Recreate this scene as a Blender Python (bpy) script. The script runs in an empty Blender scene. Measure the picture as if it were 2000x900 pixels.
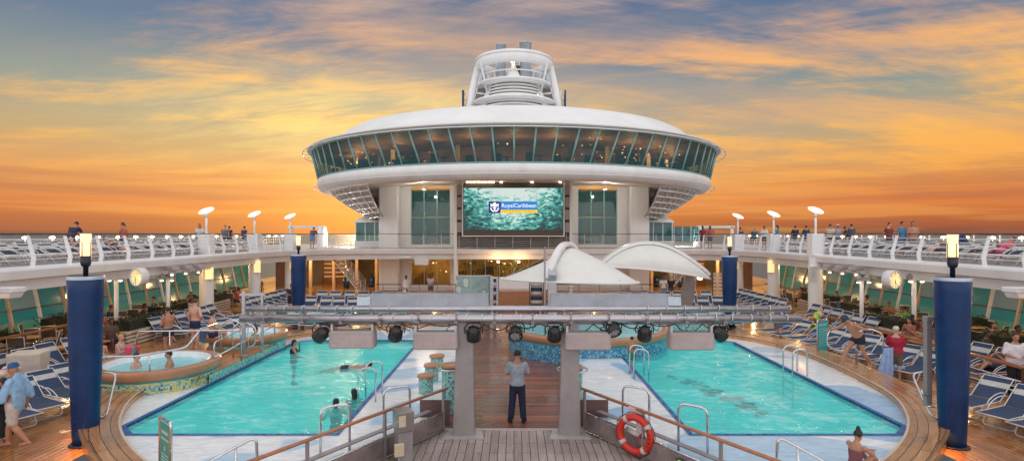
import bpy, bmesh, math, random
from math import sin, cos, pi, radians as R, sqrt, atan2
from mathutils import Vector, Matrix, Euler
from mathutils.geometry import tessellate_polygon
random.seed(7)
sc = bpy.context.scene
COL = sc.collection
EYE = 4.6                                   # height of the lens above the pool deck
def gx(px, Y): return (px-1004)/1120*Y      # sideways metres of a sight line at depth Y
def gz(py, Y): return EYE-(py-457)/1120*Y   # height of a sight line at depth Y

# ------------------------------------------------------------------ mesh collector
class MB:
    def __init__(s): s.v=[]; s.f=[]; s.uv={}; s.mi={}; s.cm=0; s.sm=set()
    def face(s, idx, uv=None, smooth=False):
        k=len(s.f); s.f.append(tuple(idx))
        if uv: s.uv[k]=uv
        if s.cm: s.mi[k]=s.cm
        if smooth: s.sm.add(k)
    def add(s, vs, fs, M=None, uvs=None, smooth=False):
        b=len(s.v)
        for p in vs:
            p=Vector(p); s.v.append(tuple(M@p) if M else tuple(p))
        for i,f in enumerate(fs): s.face([b+j for j in f], uvs[i] if uvs else None, smooth)
        return s
    def box(s, c, d, rz=0, M=None, taper=1.0, tapy=None, rot=None):
        x,y,z=d[0]/2,d[1]/2,d[2]/2; t=taper; ty=t if tapy is None else tapy
        vs=[(-x,-y,-z),(x,-y,-z),(x,y,-z),(-x,y,-z),(-x*t,-y*ty,z),(x*t,-y*ty,z),(x*t,y*ty,z),(-x*t,y*ty,z)]
        T=Matrix.Translation(c)@(Euler(rot).to_matrix().to_4x4() if rot else Matrix.Rotation(rz,4,'Z'))
        if M: T=M@T
        return s.add(vs,[(3,2,1,0),(4,5,6,7),(0,1,5,4),(1,2,6,5),(2,3,7,6),(3,0,4,7)],T)
    def tube(s, pts, r, n=8, closed=False, M=None, flat=1.0):
        pts=[Vector(p) for p in pts]; m=len(pts); rs=r if isinstance(r,(list,tuple)) else [r]*m
        b=len(s.v); up=None; rings=[]
        for i,p in enumerate(pts):
            if closed: t=pts[(i+1)%m]-pts[i-1]
            else: t=pts[min(i+1,m-1)]-pts[max(i-1,0)]
            if t.length<1e-9: t=Vector((0,0,1))
            t.normalize()
            if up is None:
                up=Vector((0,0,1)) if abs(t.z)<.9 else Vector((0,1,0))
            a=t.cross(up)
            if a.length<1e-4: a=t.cross(Vector((1,0,.01)))
            a.normalize(); c=a.cross(t).normalized(); up=c
            for k in range(n):
                q=p+a*(cos(2*pi*k/n)*rs[i])+c*(sin(2*pi*k/n)*rs[i]*flat)
                s.v.append(tuple(M@q) if M else tuple(q))
        for i in range(m if closed else m-1):
            j=(i+1)%m
            for k in range(n):
                l=(k+1)%n; s.face((b+i*n+k,b+i*n+l,b+j*n+l,b+j*n+k),None,True)
        if not closed:
            s.face([b+k for k in range(n)][::-1]); s.face([b+(m-1)*n+k for k in range(n)])
        return s
    def lathe(s, prof, c=(0,0,0), n=32, a0=0, a1=2*pi, smooth=True, M=None, sx=1, sy=1):
        full=abs(a1-a0-2*pi)<1e-6; m=len(prof); b=len(s.v); cols=n if full else n+1
        T=Matrix.Translation(c)
        if M: T=M@T
        L=[0]
        for i in range(1,m): L.append(L[-1]+math.hypot(prof[i][0]-prof[i-1][0],prof[i][1]-prof[i-1][1]))
        for k in range(cols):
            a=a0+(a1-a0)*k/n
            for (r,z) in prof: s.v.append(tuple(T@Vector((r*cos(a)*sx,r*sin(a)*sy,z))))
        rm=max(p[0] for p in prof)
        for k in range(n):
            l=(k+1)%cols; u0=(a0+(a1-a0)*k/n)*rm; u1=(a0+(a1-a0)*(k+1)/n)*rm
            for i in range(m-1):
                s.face((b+k*m+i,b+l*m+i,b+l*m+i+1,b+k*m+i+1),[(u0,L[i]),(u1,L[i]),(u1,L[i+1]),(u0,L[i+1])],smooth)
        return s
    def disc(s, c, r, n=32, up=True, sx=1, sy=1):
        b=len(s.v)
        for k in range(n): s.v.append((c[0]+r*cos(2*pi*k/n)*sx,c[1]+r*sin(2*pi*k/n)*sy,c[2]))
        idx=[b+k for k in range(n)]; s.face(idx if up else idx[::-1]); return s
    def sheet(s, poly, z, holes=(), up=True):
        loops=[[Vector((p[0],p[1],0)) for p in poly]]+[[Vector((p[0],p[1],0)) for p in h] for h in holes]
        flat=[p for l in loops for p in l]; b=len(s.v)
        for p in flat: s.v.append((p.x,p.y,z))
        for t in tessellate_polygon(loops):
            a,c,d=[flat[i] for i in t]; cr=(c-a).cross(d-a).z
            if abs(cr)<1e-9: continue
            t=tuple(b+i for i in t)
            s.face(t if (cr>0)==up else t[::-1])
        return s
    def wall(s, pts, z0, z1, closed=False, z0f=None):
        L=0; n=len(pts)
        for i in range(n if closed else n-1):
            p,q=pts[i],pts[(i+1)%n]; d=math.hypot(q[0]-p[0],q[1]-p[1]); b=len(s.v)
            s.v+= [(p[0],p[1],z0),(q[0],q[1],z0),(q[0],q[1],z1),(p[0],p[1],z1)]
            s.face((b,b+1,b+2,b+3),[(L,z0),(L+d,z0),(L+d,z1),(L,z1)]); L+=d
        return s
    def prism(s, poly, z0, z1):
        s.sheet(poly,z1); s.sheet(poly,z0,up=False); s.wall(poly,z0,z1,True); return s
    def ribbon(s, A, B, zA, zB=None):
        """strip between two polylines of equal length, UV along/across"""
        L=0; zB=zA if zB is None else zB
        for i in range(len(A)-1):
            a,a2,c,c2=A[i],A[i+1],B[i],B[i+1]; d=math.hypot(a2[0]-a[0],a2[1]-a[1]); w=math.hypot(c[0]-a[0],c[1]-a[1]); b=len(s.v)
            s.v+=[(a[0],a[1],zA),(a2[0],a2[1],zA),(c2[0],c2[1],zB),(c[0],c[1],zB)]
            s.face((b,b+1,b+2,b+3),[(L,0),(L+d,0),(L+d,w),(L,w)]); L+=d
        return s
    def mesh(s, name, fix=False):
        me=bpy.data.meshes.new(name); me.from_pydata(s.v,[],s.f)
        if s.uv:
            u=me.uv_layers.new(name='UVMap').data
            for p in me.polygons:
                w=s.uv.get(p.index)
                if w:
                    for j,li in enumerate(p.loop_indices): u[li].uv=w[j]
        for k,m in s.mi.items(): me.polygons[k].material_index=m
        for k in s.sm: me.polygons[k].use_smooth=True
        if fix:
            bm=bmesh.new(); bm.from_mesh(me); bmesh.ops.recalc_face_normals(bm,faces=bm.faces); bm.to_mesh(me); bm.free()
        me.update(); return me
    def build(s, name, mats, parent=None, fix=True, bevel=0):
        me=s.mesh(name,fix)
        for m in (mats if isinstance(mats,(list,tuple)) else [mats]): me.materials.append(m)
        return link(name, me, parent, bevel)
def link(name, me, parent=None, bevel=0):
    o=bpy.data.objects.new(name, me); COL.objects.link(o)
    if parent: o.parent=parent
    if bevel:
        b=o.modifiers.new('bev','BEVEL'); b.width=bevel; b.segments=2; b.limit_method='ANGLE'; b.angle_limit=R(40)
    return o
def tag(o, label=None, cat=None, group=None, kind=None):
    if label: o['label']=label
    if cat: o['category']=cat
    if group: o['group']=group
    if kind: o['kind']=kind
    return o
def thing(name, label, cat, loc=(0,0,0), rz=0, group=None):
    o=bpy.data.objects.new(name,None); COL.objects.link(o); o.empty_display_size=.3
    o.location=loc; o.rotation_euler=(0,0,rz); return tag(o,label,cat,group)
def kids(o): return [c for c in KID.get(o.name,())]
def copy_tree(o, parent=None):
    c=o.copy(); COL.objects.link(c)
    if parent: c.parent=parent
    for ch in list(o.children): copy_tree(ch,c)
    return c
def copies(proto, spots):
    """spots: (loc, rz, label, group). The first placement uses the prototype itself."""
    out=[]
    for i,(loc,rz,lab,grp) in enumerate(spots):
        o=proto if i==0 else copy_tree(proto)
        out.append((o,loc,rz,lab,grp))
    for o,loc,rz,lab,grp in out:
        o.location=loc; o.rotation_euler=(0,0,rz); tag(o,lab,None,grp)
    return [t[0] for t in out]
def spline(P, k=6):
    out=[]; n=len(P)
    for i in range(n-1):
        p0=Vector(P[max(i-1,0)]); p1=Vector(P[i]); p2=Vector(P[i+1]); p3=Vector(P[min(i+2,n-1)])
        for j in range(k):
            t=j/k
            q=.5*((2*p1)+(p2-p0)*t+(2*p0-5*p1+4*p2-p3)*t*t+(3*p1-p0-3*p2+p3)*t**3)
            out.append(tuple(q))
    out.append(tuple(P[-1])); return out
def offset(P, d):
    out=[]
    for i,p in enumerate(P):
        a=Vector(P[max(i-1,0)][:2]); b=Vector(P[min(i+1,len(P)-1)][:2]); t=(b-a).normalized()
        out.append((p[0]+t.y*d,p[1]-t.x*d))
    return out
ORD=['first','second','third','fourth','fifth','sixth','seventh','eighth','ninth','tenth','eleventh','twelfth','thirteenth','fourteenth','fifteenth','sixteenth','seventeenth','eighteenth','nineteenth','twentieth','twenty-first','twenty-second','twenty-third','twenty-fourth','twenty-fifth','twenty-sixth','twenty-seventh','twenty-eighth','twenty-ninth','thirtieth']

# ------------------------------------------------------------------ materials
def nodes(m):
    nt=m.node_tree; return nt, nt.nodes, nt.links
def mat(name, col, rough=.5, metal=0, var=.12, vscale=3, bump=0, bscale=40, emit=None, estr=0, spec=.5, sheen=0, coat=0, trans=0, alpha=1, stretch=(1,1,1), rvar=0):
    m=bpy.data.materials.new(name); m.use_nodes=True; nt,N,L=nodes(m); b=N['Principled BSDF']
    b.inputs['Roughness'].default_value=rough; b.inputs['Metallic'].default_value=metal
    b.inputs['Specular IOR Level'].default_value=spec
    b.inputs['Coat Weight'].default_value=coat
    if emit: b.inputs['Emission Color'].default_value=(*emit,1); b.inputs['Emission Strength'].default_value=estr
    tc=N.new('ShaderNodeTexCoord'); mp=N.new('ShaderNodeMapping'); mp.inputs['Scale'].default_value=stretch
    L.new(tc.outputs['Object'],mp.inputs['Vector'])
    n1=N.new('ShaderNodeTexNoise'); n1.inputs['Scale'].default_value=vscale; n1.inputs['Detail'].default_value=5; n1.inputs['Roughness'].default_value=.65
    L.new(mp.outputs[0],n1.inputs['Vector'])
    mx=N.new('ShaderNodeMix'); mx.data_type='RGBA'
    mx.inputs['A'].default_value=(*[max(0,c*(1-var)) for c in col],1); mx.inputs['B'].default_value=(*[min(1,c*(1+var)) for c in col],1)
    cr=N.new('ShaderNodeMapRange'); cr.inputs['From Min'].default_value=.3; cr.inputs['From Max'].default_value=.7
    L.new(n1.outputs['Fac'],cr.inputs['Value']); L.new(cr.outputs[0],mx.inputs['Factor'])
    L.new(mx.outputs['Result'],b.inputs['Base Color'])
    if rvar:
        rr=N.new('ShaderNodeMapRange'); rr.inputs['From Min'].default_value=.35; rr.inputs['From Max'].default_value=.65
        rr.inputs['To Min'].default_value=max(.02,rough-rvar); rr.inputs['To Max'].default_value=min(1,rough+rvar)
        L.new(n1.outputs['Fac'],rr.inputs['Value']); L.new(rr.outputs[0],b.inputs['Roughness'])
    if bump:
        n2=N.new('ShaderNodeTexNoise'); n2.inputs['Scale'].default_value=bscale; n2.inputs['Detail'].default_value=4
        L.new(mp.outputs[0],n2.inputs['Vector'])
        bp=N.new('ShaderNodeBump'); bp.inputs['Strength'].default_value=bump; bp.inputs['Distance'].default_value=.02
        L.new(n2.outputs['Fac'],bp.inputs['Height']); L.new(bp.outputs[0],b.inputs['Normal'])
    m['b']=0
    return m
def rampnode(N, stops, mode='LINEAR'):
    r=N.new('ShaderNodeValToRGB'); r.color_ramp.interpolation=mode; e=r.color_ramp.elements
    while len(e)<len(stops): e.new(.5)
    for i,(p,c) in enumerate(stops): e[i].position=p; e[i].color=(*c,1) if len(c)==3 else c
    return r
def plank_mat(name, base, dark, width=.12, length=2.4, rot=0, rough=.45, wet=None, uv=False, gap=.05, var=.18, coat=0, bump=.25):
    """ship's deck planks with dark caulking; rot turns the run of the planks"""
    m=bpy.data.materials.new(name); m.use_nodes=True; nt,N,L=nodes(m); b=N['Principled BSDF']
    tc=N.new('ShaderNodeTexCoord'); mp=N.new('ShaderNodeMapping'); mp.inputs['Rotation'].default_value=(0,0,rot)
    L.new(tc.outputs['UV' if uv else 'Object'],mp.inputs['Vector'])
    br=N.new('ShaderNodeTexBrick'); br.offset=.37; br.inputs['Scale'].default_value=1
    br.inputs['Brick Width'].default_value=length; br.inputs['Row Height'].default_value=width; br.inputs['Mortar Size'].default_value=width*gap
    br.inputs['Mortar Smooth'].default_value=.2; br.inputs['Bias'].default_value=0
    br.inputs['Color1'].default_value=(*[c*(1-var) for c in base],1); br.inputs['Color2'].default_value=(*[min(1,c*(1+var)) for c in base],1); br.inputs['Mortar'].default_value=(*dark,1)
    L.new(mp.outputs[0],br.inputs['Vector'])
    gm=N.new('ShaderNodeMapping'); gm.inputs['Scale'].default_value=(1.2,22,1); L.new(mp.outputs[0],gm.inputs['Vector'])
    g=N.new('ShaderNodeTexNoise'); g.inputs['Scale'].default_value=1.5; g.inputs['Detail'].default_value=6; L.new(gm.outputs[0],g.inputs['Vector'])
    st=N.new('ShaderNodeTexNoise'); st.inputs['Scale'].default_value=.55; st.inputs['Detail'].default_value=5; L.new(mp.outputs[0],st.inputs['Vector'])
    r1=N.new('ShaderNodeMapRange'); r1.inputs['From Min'].default_value=.3; r1.inputs['From Max'].default_value=.75; r1.inputs['To Min'].default_value=.72; r1.inputs['To Max'].default_value=1.18
    L.new(g.outputs['Fac'],r1.inputs['Value'])
    r2=N.new('ShaderNodeMapRange'); r2.inputs['From Min'].default_value=.35; r2.inputs['From Max'].default_value=.65; r2.inputs['To Min'].default_value=.7; r2.inputs['To Max'].default_value=1.15
    L.new(st.outputs['Fac'],r2.inputs['Value'])
    mu=N.new('ShaderNodeMath'); mu.operation='MULTIPLY'; L.new(r1.outputs[0],mu.inputs[0]); L.new(r2.outputs[0],mu.inputs[1])
    vm=N.new('ShaderNodeVectorMath'); vm.operation='SCALE'; L.new(br.outputs['Color'],vm.inputs[0]); L.new(mu.outputs[0],vm.inputs['Scale'])
    L.new(vm.outputs[0],b.inputs['Base Color'])
    b.inputs['Coat Weight'].default_value=coat; b.inputs['Coat Roughness'].default_value=.13
    if wet is not None:
        w=N.new('ShaderNodeMapRange'); w.inputs['From Min'].default_value=.42; w.inputs['From Max'].default_value=.56; w.inputs['To Min'].default_value=wet; w.inputs['To Max'].default_value=rough
        L.new(st.outputs['Fac'],w.inputs['Value']); L.new(w.outputs[0],b.inputs['Roughness'])
    else: b.inputs['Roughness'].default_value=rough
    bp=N.new('ShaderNodeBump'); bp.inputs['Strength'].default_value=bump; bp.inputs['Distance'].default_value=.01
    ad=N.new('ShaderNodeMath'); ad.operation='MULTIPLY_ADD'; ad.inputs[1].default_value=.3; L.new(g.outputs['Fac'],ad.inputs[0])
    iv=N.new('ShaderNodeMath'); iv.operation='SUBTRACT'; iv.inputs[0].default_value=1; L.new(br.outputs['Fac'],iv.inputs[1]); L.new(iv.outputs[0],ad.inputs[2])
    L.new(ad.outputs[0],bp.inputs['Height']); L.new(bp.outputs[0],b.inputs['Normal'])
    return m
def mosaic_mat(name, stops, tile=.045, rough=.2):
    m=bpy.data.materials.new(name); m.use_nodes=True; nt,N,L=nodes(m); b=N['Principled BSDF']
    tc=N.new('ShaderNodeTexCoord'); sc_=N.new('ShaderNodeVectorMath'); sc_.operation='SCALE'; sc_.inputs['Scale'].default_value=1/tile
    L.new(tc.outputs['UV'],sc_.inputs[0])
    fl=N.new('ShaderNodeVectorMath'); fl.operation='FLOOR'; L.new(sc_.outputs[0],fl.inputs[0])
    wn=N.new('ShaderNodeTexWhiteNoise'); wn.noise_dimensions='3D'; L.new(fl.outputs[0],wn.inputs['Vector'])
    rp=rampnode(N,stops,'CONSTANT'); L.new(wn.outputs['Value'],rp.inputs['Fac'])
    br=N.new('ShaderNodeTexBrick'); br.offset=0; br.inputs['Scale'].default_value=1; br.inputs['Brick Width'].default_value=1; br.inputs['Row Height'].default_value=1; br.inputs['Mortar Size'].default_value=.06
    L.new(sc_.outputs[0],br.inputs['Vector'])
    mx=N.new('ShaderNodeMix'); mx.data_type='RGBA'; L.new(br.outputs['Fac'],mx.inputs['Factor']); L.new(rp.outputs[0],mx.inputs['A']); mx.inputs['B'].default_value=(.20,.28,.30,1)
    L.new(mx.outputs['Result'],b.inputs['Base Color']); b.inputs['Roughness'].default_value=rough
    return m
def emis(name, col, s):
    m=bpy.data.materials.new(name); m.use_nodes=True; nt,N,L=nodes(m); b=N['Principled BSDF']
    b.inputs['Base Color'].default_value=(*col,1); b.inputs['Emission Color'].default_value=(*col,1); b.inputs['Emission Strength'].default_value=s
    return m
def glassm(name, tint, alpha, rough=.05, body=(.1,.3,.3), refl=1.0):
    """window glass: part tinted see-through, part coloured film with a mirror sheen"""
    m=bpy.data.materials.new(name); m.use_nodes=True; nt,N,L=nodes(m); b=N['Principled BSDF']; out=N['Material Output']
    b.inputs['Base Color'].default_value=(*body,1); b.inputs['Roughness'].default_value=rough; b.inputs['Specular IOR Level'].default_value=refl
    t=N.new('ShaderNodeBsdfTransparent'); t.inputs['Color'].default_value=(*tint,1)
    mx=N.new('ShaderNodeMixShader'); mx.inputs[0].default_value=alpha
    L.new(t.outputs[0],mx.inputs[1]); L.new(b.outputs[0],mx.inputs[2]); L.new(mx.outputs[0],out.inputs['Surface'])
    return m
M={}
M['white']=mat('white_paint',(.84,.84,.84),.34,var=.07,vscale=1.0,stretch=(1,1,.25),bump=.04,bscale=6)
M['fascia']=mat('fascia_paint',(.78,.76,.76),.4,var=.08,vscale=.8,stretch=(1,1,.3))
M['grey_under']=mat('underside_paint',(.76,.70,.67),.5,var=.06,vscale=.8)
M['roof_white']=mat('roof_paint',(.80,.80,.77),.45,var=.07,vscale=.35,bump=.15,bscale=1.2)
M['steel']=mat('brushed_steel',(.66,.66,.68),.22,1,var=.15,vscale=8,rvar=.08)
M['alu']=mat('truss_aluminium',(.50,.48,.51),.34,.85,var=.18,vscale=5,stretch=(.6,4,4),bump=.05,bscale=30,rvar=.1)
M['grey_paint']=mat('grey_painted_steel',(.30,.27,.27),.45,.2,var=.14,vscale=2.5,bump=.08,bscale=25)
M['dark_rail']=mat('dark_rail_wood',(.10,.05,.04),.35,var=.2)
M['rail_wood']=mat('varnished_handrail_wood',(.36,.13,.055),.3,var=.3,vscale=2,stretch=(1,8,8),coat=.4)
M['navy']=mat('navy_gloss_paint',(.003,.030,.115),.32,var=.3,vscale=1.5,spec=.35,rvar=.06)
M['black']=mat('black_housing',(.018,.018,.02),.4,var=.3)
M['blackmetal']=mat('dark_lantern_metal',(.03,.035,.05),.4,.5,var=.2)
M['sling']=mat('navy_strap_fabric',(.020,.045,.10),.7,var=.3,vscale=6,bump=.3,bscale=60,stretch=(1,12,1))
M['sling_dark']=mat('dark_strap_fabric',(.02,.03,.055),.75,var=.3,vscale=6,bump=.3,bscale=60)
M['stripe']=mat('white_strap_fabric',(.5,.48,.44),.65,var=.15,vscale=7,bump=.2,bscale=50)
M['frame_white']=mat('white_tube_frame',(.78,.76,.74),.3,var=.05)
M['cushion']=mat('canvas_cream',(.62,.55,.46),.8,var=.12,bump=.15)
M['canopy']=mat('canopy_membrane',(.74,.73,.68),.6,var=.05,vscale=1.3,bump=.06,bscale=5)
M['speaker']=mat('speaker_grille',(.37,.32,.31),.6,var=.08,vscale=3,bump=.15,bscale=180)
M['lamp']=emis('lantern_glass_warm',(1,.68,.36),1.25)
M['lampw']=emis('lamp_white_hot',(1,.80,.55),6)
M['lampy']=emis('wall_lamp_yellow',(1,.68,.30),1.15)
M['clockf']=emis('clock_face_glow',(1,.80,.36),1.1)
M['rim_wood']=plank_mat('rim_teak_planks',(.52,.255,.10),(.05,.028,.018),.19,2.1,0,.32,.16,uv=True,gap=.055,coat=.25)
M['rim_ring']=mat('tub_rim_resin_wood',(.44,.20,.10),.35,var=.15,vscale=4,coat=.3)
M['teak']=plank_mat('deck_teak_planks',(.54,.235,.08),(.055,.03,.018),.15,2.6,pi/2,.36,.10,gap=.06,coat=.3)
M['walk']=plank_mat('wet_walkway_planks',(.30,.095,.05),(.03,.014,.01),.15,2.2,0,.45,.14,gap=.07,coat=.22,var=.4,bump=1.0)
M['grey_plank']=plank_mat('weathered_platform_planks',(.40,.32,.285),(.04,.03,.028),.17,1.5,pi/2,.6,None,gap=.05,var=.16)
M['mosaic_warm']=mosaic_mat('mosaic_yellow_green',[(0,(.66,.60,.16)),(.38,(.52,.60,.30)),(.52,(.22,.48,.38)),(.70,(.12,.35,.40)),(.84,(.05,.12,.35)),(.92,(.62,.66,.5))],.055)
M['mosaic_teal']=mosaic_mat('mosaic_teal',[(0,(.20,.52,.46)),(.3,(.34,.62,.54)),(.55,(.10,.38,.38)),(.75,(.52,.64,.42)),(.9,(.05,.22,.4))],.05)
M['mosaic_blue']=mosaic_mat('mosaic_blue',[(0,(.03,.22,.42)),(.3,(.05,.33,.5)),(.55,(.02,.13,.34)),(.8,(.2,.5,.55))],.055)
M['blue_tile']=mosaic_mat('pool_edge_blue_tile',[(0,(.008,.09,.36)),(.35,(.012,.14,.46)),(.7,(.005,.05,.26))],.16,.5)
M['foliage']=mat('hedge_leaves',(.035,.06,.02),.6,var=.5,vscale=9)
M['skin_a']=mat('skin_fair',(.60,.34,.24),.5,var=.14,vscale=7)
M['skin_b']=mat('skin_tan',(.44,.21,.13),.5,var=.16,vscale=7)
M['skin_c']=mat('skin_dark',(.14,.065,.04),.45,var=.06)
M['hair_k']=mat('hair_black',(.012,.009,.008),.5,var=.3)
M['hair_b']=mat('hair_brown',(.07,.035,.02),.5,var=.3)
M['hair_g']=mat('hair_grey',(.4,.38,.36),.6,var=.2)
M['hair_y']=mat('hair_blond',(.45,.28,.12),.5,var=.2)
M['ocean_paint']=mat('pipe_blue_grey',(.46,.53,.60),.4,.3,var=.15)
M['glass_band']=glassm('observation_glass',(.62,.68,.64),.36,.04,(.05,.19,.23),1.1)
M['glass_teal']=glassm('teal_window_glass',(.42,.66,.70),.55,.05,(.03,.16,.20),1.0)
M['glass_cabin']=glassm('cabin_glass',(.30,.5,.5),.75,.08,(.03,.20,.22),.8)
M['glass_lobby']=glassm('lobby_glass',(.88,.86,.70),.14,.05,(.05,.14,.12),.8)
M['teal_frame']=mat('teal_window_frame',(.22,.42,.42),.4,.2,var=.06)
M['pane_sea']=glassm('sea_facing_glass',(.25,.70,.75),.55,.12,(.02,.34,.40),.6)
M['pane_pale']=glassm('pale_sea_facing_glass',(.6,.8,.9),.7,.12,(.22,.42,.55),.6)
M['beige']=mat('beige_beam_paint',(.55,.42,.30),.5,var=.08)
M['gold_wall']=mat('lobby_wall',(.42,.30,.14),.6,var=.3,vscale=.9)
M['wood_wall']=mat('lobby_timber',(.14,.06,.025),.5,var=.35,vscale=1.5,stretch=(4,4,.4))
M['dark_in']=mat('interior_dark',(.06,.045,.035),.7,var=.4,vscale=.8)
M['planter']=mat('planter_cream_slat',(.62,.52,.40),.6,var=.1)
M['tabletop']=mat('table_top_wood',(.50,.33,.17),.4,var=.15)
M['chair_sling']=mat('chair_mesh_dark',(.10,.08,.06),.7,var=.2)
def cloth(name,c,rough=.8): return mat(name,c,rough,var=.22,vscale=9,bump=.6,bscale=11)
# ------------------------------------------------------------------ camera, sky, sun
cam=bpy.data.cameras.new('camera'); cam.sensor_width=36; cam.lens=20.16; cam.clip_end=60000; cam.shift_x=-.002; cam.shift_y=.0035
co=bpy.data.objects.new('camera',cam); COL.objects.link(co); co.location=(0,0,EYE); co.rotation_euler=(R(90),0,0); sc.camera=co
sc.view_settings.view_transform='Standard'; sc.view_settings.look='None'; sc.view_settings.exposure=0
sc.render.engine='CYCLES'; sc.cycles.use_denoising=True; sc.cycles.max_bounces=6; sc.cycles.transparent_max_bounces=10; sc.cycles.diffuse_bounces=3; sc.cycles.caustics_reflective=False; sc.cycles.caustics_refractive=False
sc.cycles.sample_clamp_indirect=3
def s2l(r,g,b): return tuple(((c/255+.055)/1.055)**2.4 if c>10 else c/255/12.92 for c in (r,g,b))
def sky():
    w=bpy.data.worlds.new('World'); sc.world=w; w.use_nodes=True; nt=w.node_tree; N=nt.nodes; L=nt.links; bg=N['Background']
    tc=N.new('ShaderNodeTexCoord'); sx=N.new('ShaderNodeSeparateXYZ'); L.new(tc.outputs['Generated'],sx.inputs[0])
    X,Y,Z=sx.outputs
    def mth(op,a,b=None,c=None,clamp=False):
        n=N.new('ShaderNodeMath'); n.operation=op; n.use_clamp=clamp
        for i,v in enumerate((a,b,c)):
            if v is None: continue
            if isinstance(v,(int,float)): n.inputs[i].default_value=v
            else: L.new(v,n.inputs[i])
        return n.outputs[0]
    def rng(v,a,b,c=0,d=1,smooth=True):
        n=N.new('ShaderNodeMapRange'); n.interpolation_type='SMOOTHSTEP' if smooth else 'LINEAR'
        n.inputs['From Min'].default_value=a; n.inputs['From Max'].default_value=b; n.inputs['To Min'].default_value=c; n.inputs['To Max'].default_value=d
        L.new(v,n.inputs['Value']); return n.outputs[0]
    def mix(f,a,b):
        n=N.new('ShaderNodeMix'); n.data_type='RGBA'
        if isinstance(f,(int,float)): n.inputs['Factor'].default_value=f
        else: L.new(f,n.inputs['Factor'])
        for k,v in (('A',a),('B',b)):
            if isinstance(v,tuple): n.inputs[k].default_value=(*v,1)
            else: L.new(v,n.inputs[k])
        return n.outputs['Result']
    def ramp(v,stops):
        r=rampnode(N,[(p/1.0,s2l(*c)) for p,c in stops]); L.new(v,r.inputs['Fac']); return r.outputs[0]
    e=mth('MAXIMUM',Z,0.0)
    dn=mth('ADD',e,.10); u=mth('DIVIDE',X,dn); v=mth('DIVIDE',Y,dn)
    def noise(su,sv,rot,scale,det=7,dist=.6,off=0,rough=.58):
        c=N.new('ShaderNodeCombineXYZ'); L.new(u,c.inputs[0]); L.new(v,c.inputs[1]); c.inputs[2].default_value=off
        mp=N.new('ShaderNodeMapping'); mp.vector_type='TEXTURE'; mp.inputs['Rotation'].default_value=(0,0,rot); mp.inputs['Scale'].default_value=(su,sv,1); L.new(c.outputs[0],mp.inputs['Vector'])
        n=N.new('ShaderNodeTexNoise'); n.inputs['Scale'].default_value=scale; n.inputs['Detail'].default_value=det; n.inputs['Distortion'].default_value=dist; n.inputs['Roughness'].default_value=rough
        L.new(mp.outputs[0],n.inputs['Vector']); return n.outputs['Fac']
    clear=ramp(e,[(0,(104,76,74)),(.014,(158,88,60)),(.045,(206,114,68)),(.085,(216,146,84)),(.14,(192,160,112)),(.21,(146,152,142)),(.30,(98,120,146)),(.40,(76,100,138)),(.75,(110,120,160)),(1,(120,132,170))])
    cloud=ramp(e,[(0,(100,66,64)),(.02,(170,82,54)),(.05,(222,116,56)),(.10,(246,168,76)),(.16,(253,184,86)),(.23,(252,184,100)),(.30,(238,174,118)),(.37,(196,166,150)),(.6,(176,160,170)),(1,(150,152,178))])
    n1=noise(3.4,1.0,R(16),1.35,9,.55,0,.62); n2=noise(1.9,.8,R(-14),2.4,9,.35,3.7,.65); n3=noise(3.6,1.2,R(8),1.0,7,.5,9.1,.6)
    az0=mth('ARCTAN2',X,Y)
    bias=mth('ADD',rng(az0,-.25,-.72,0,-.085),mth('MULTIPLY',rng(az0,.1,.6),.02)); bias=mth('ADD',bias,rng(e,.30,.40,0,-.02))
    cf=mth('ADD',mth('ADD',mth('MULTIPLY',n1,.6),mth('MULTIPLY',n2,.4)),bias); cf=rng(cf,.42,.60)
    col=mix(cf,clear,cloud)
    # grey-violet bellies of the thicker cloud
    gv=ramp(e,[(0,(100,66,66)),(.03,(178,84,50)),(.09,(214,140,84)),(.16,(190,160,130)),(.25,(158,148,146)),(.38,(118,120,138)),(1,(120,124,150))])
    col=mix(mth('MULTIPLY',rng(n3,.50,.66),.62),col,gv)
    # glow around the hidden sun, to the left behind the tower
    az=mth('ARCTAN2',X,Y); a1=mth('DIVIDE',mth('ADD',az,.24),.30); e1=mth('DIVIDE',mth('SUBTRACT',e,.175),.075)
    r2=mth('ADD',mth('MULTIPLY',a1,a1),mth('MULTIPLY',e1,e1)); g=mth('EXPONENT',mth('MULTIPLY',r2,-1.0))
    st=rng(n2,.35,.62,.30,1); g=mth('MULTIPLY',mth('MULTIPLY',g,st),.85,clamp=True)
    col=mix(g,col,s2l(255,222,132))
    a2=mth('DIVIDE',mth('SUBTRACT',az,.05),.75); e2=mth('DIVIDE',mth('SUBTRACT',e,.07),.06); g2=mth('EXPONENT',mth('MULTIPLY',mth('ADD',mth('MULTIPLY',a2,a2),mth('MULTIPLY',e2,e2)),-1.0))
    col=mix(mth('MULTIPLY',g2,.22),col,s2l(252,170,64))
    cb=N.new('ShaderNodeCombineXYZ'); L.new(mth('MULTIPLY',az,2.0),cb.inputs[0]); L.new(mth('MULTIPLY',e,42.0),cb.inputs[1])
    n4=N.new('ShaderNodeTexNoise'); n4.inputs['Scale'].default_value=1.0; n4.inputs['Detail'].default_value=6; n4.inputs['Distortion'].default_value=.4; L.new(cb.outputs[0],n4.inputs['Vector'])
    lowf=rng(e,.15,.03); col=mix(mth('MULTIPLY',mth('MULTIPLY',rng(n4.outputs['Fac'],.46,.62),lowf),.60),col,s2l(168,92,72))
    col=mix(mth('MULTIPLY',mth('MULTIPLY',rng(n4.outputs['Fac'],.48,.36),lowf),.35),col,s2l(244,170,92))
    # the eastern and upper sky, pale lavender after sunset
    back=mix(rng(Z,.0,.9),(1.48,1.40,1.38),(.88,.88,.94))
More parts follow.
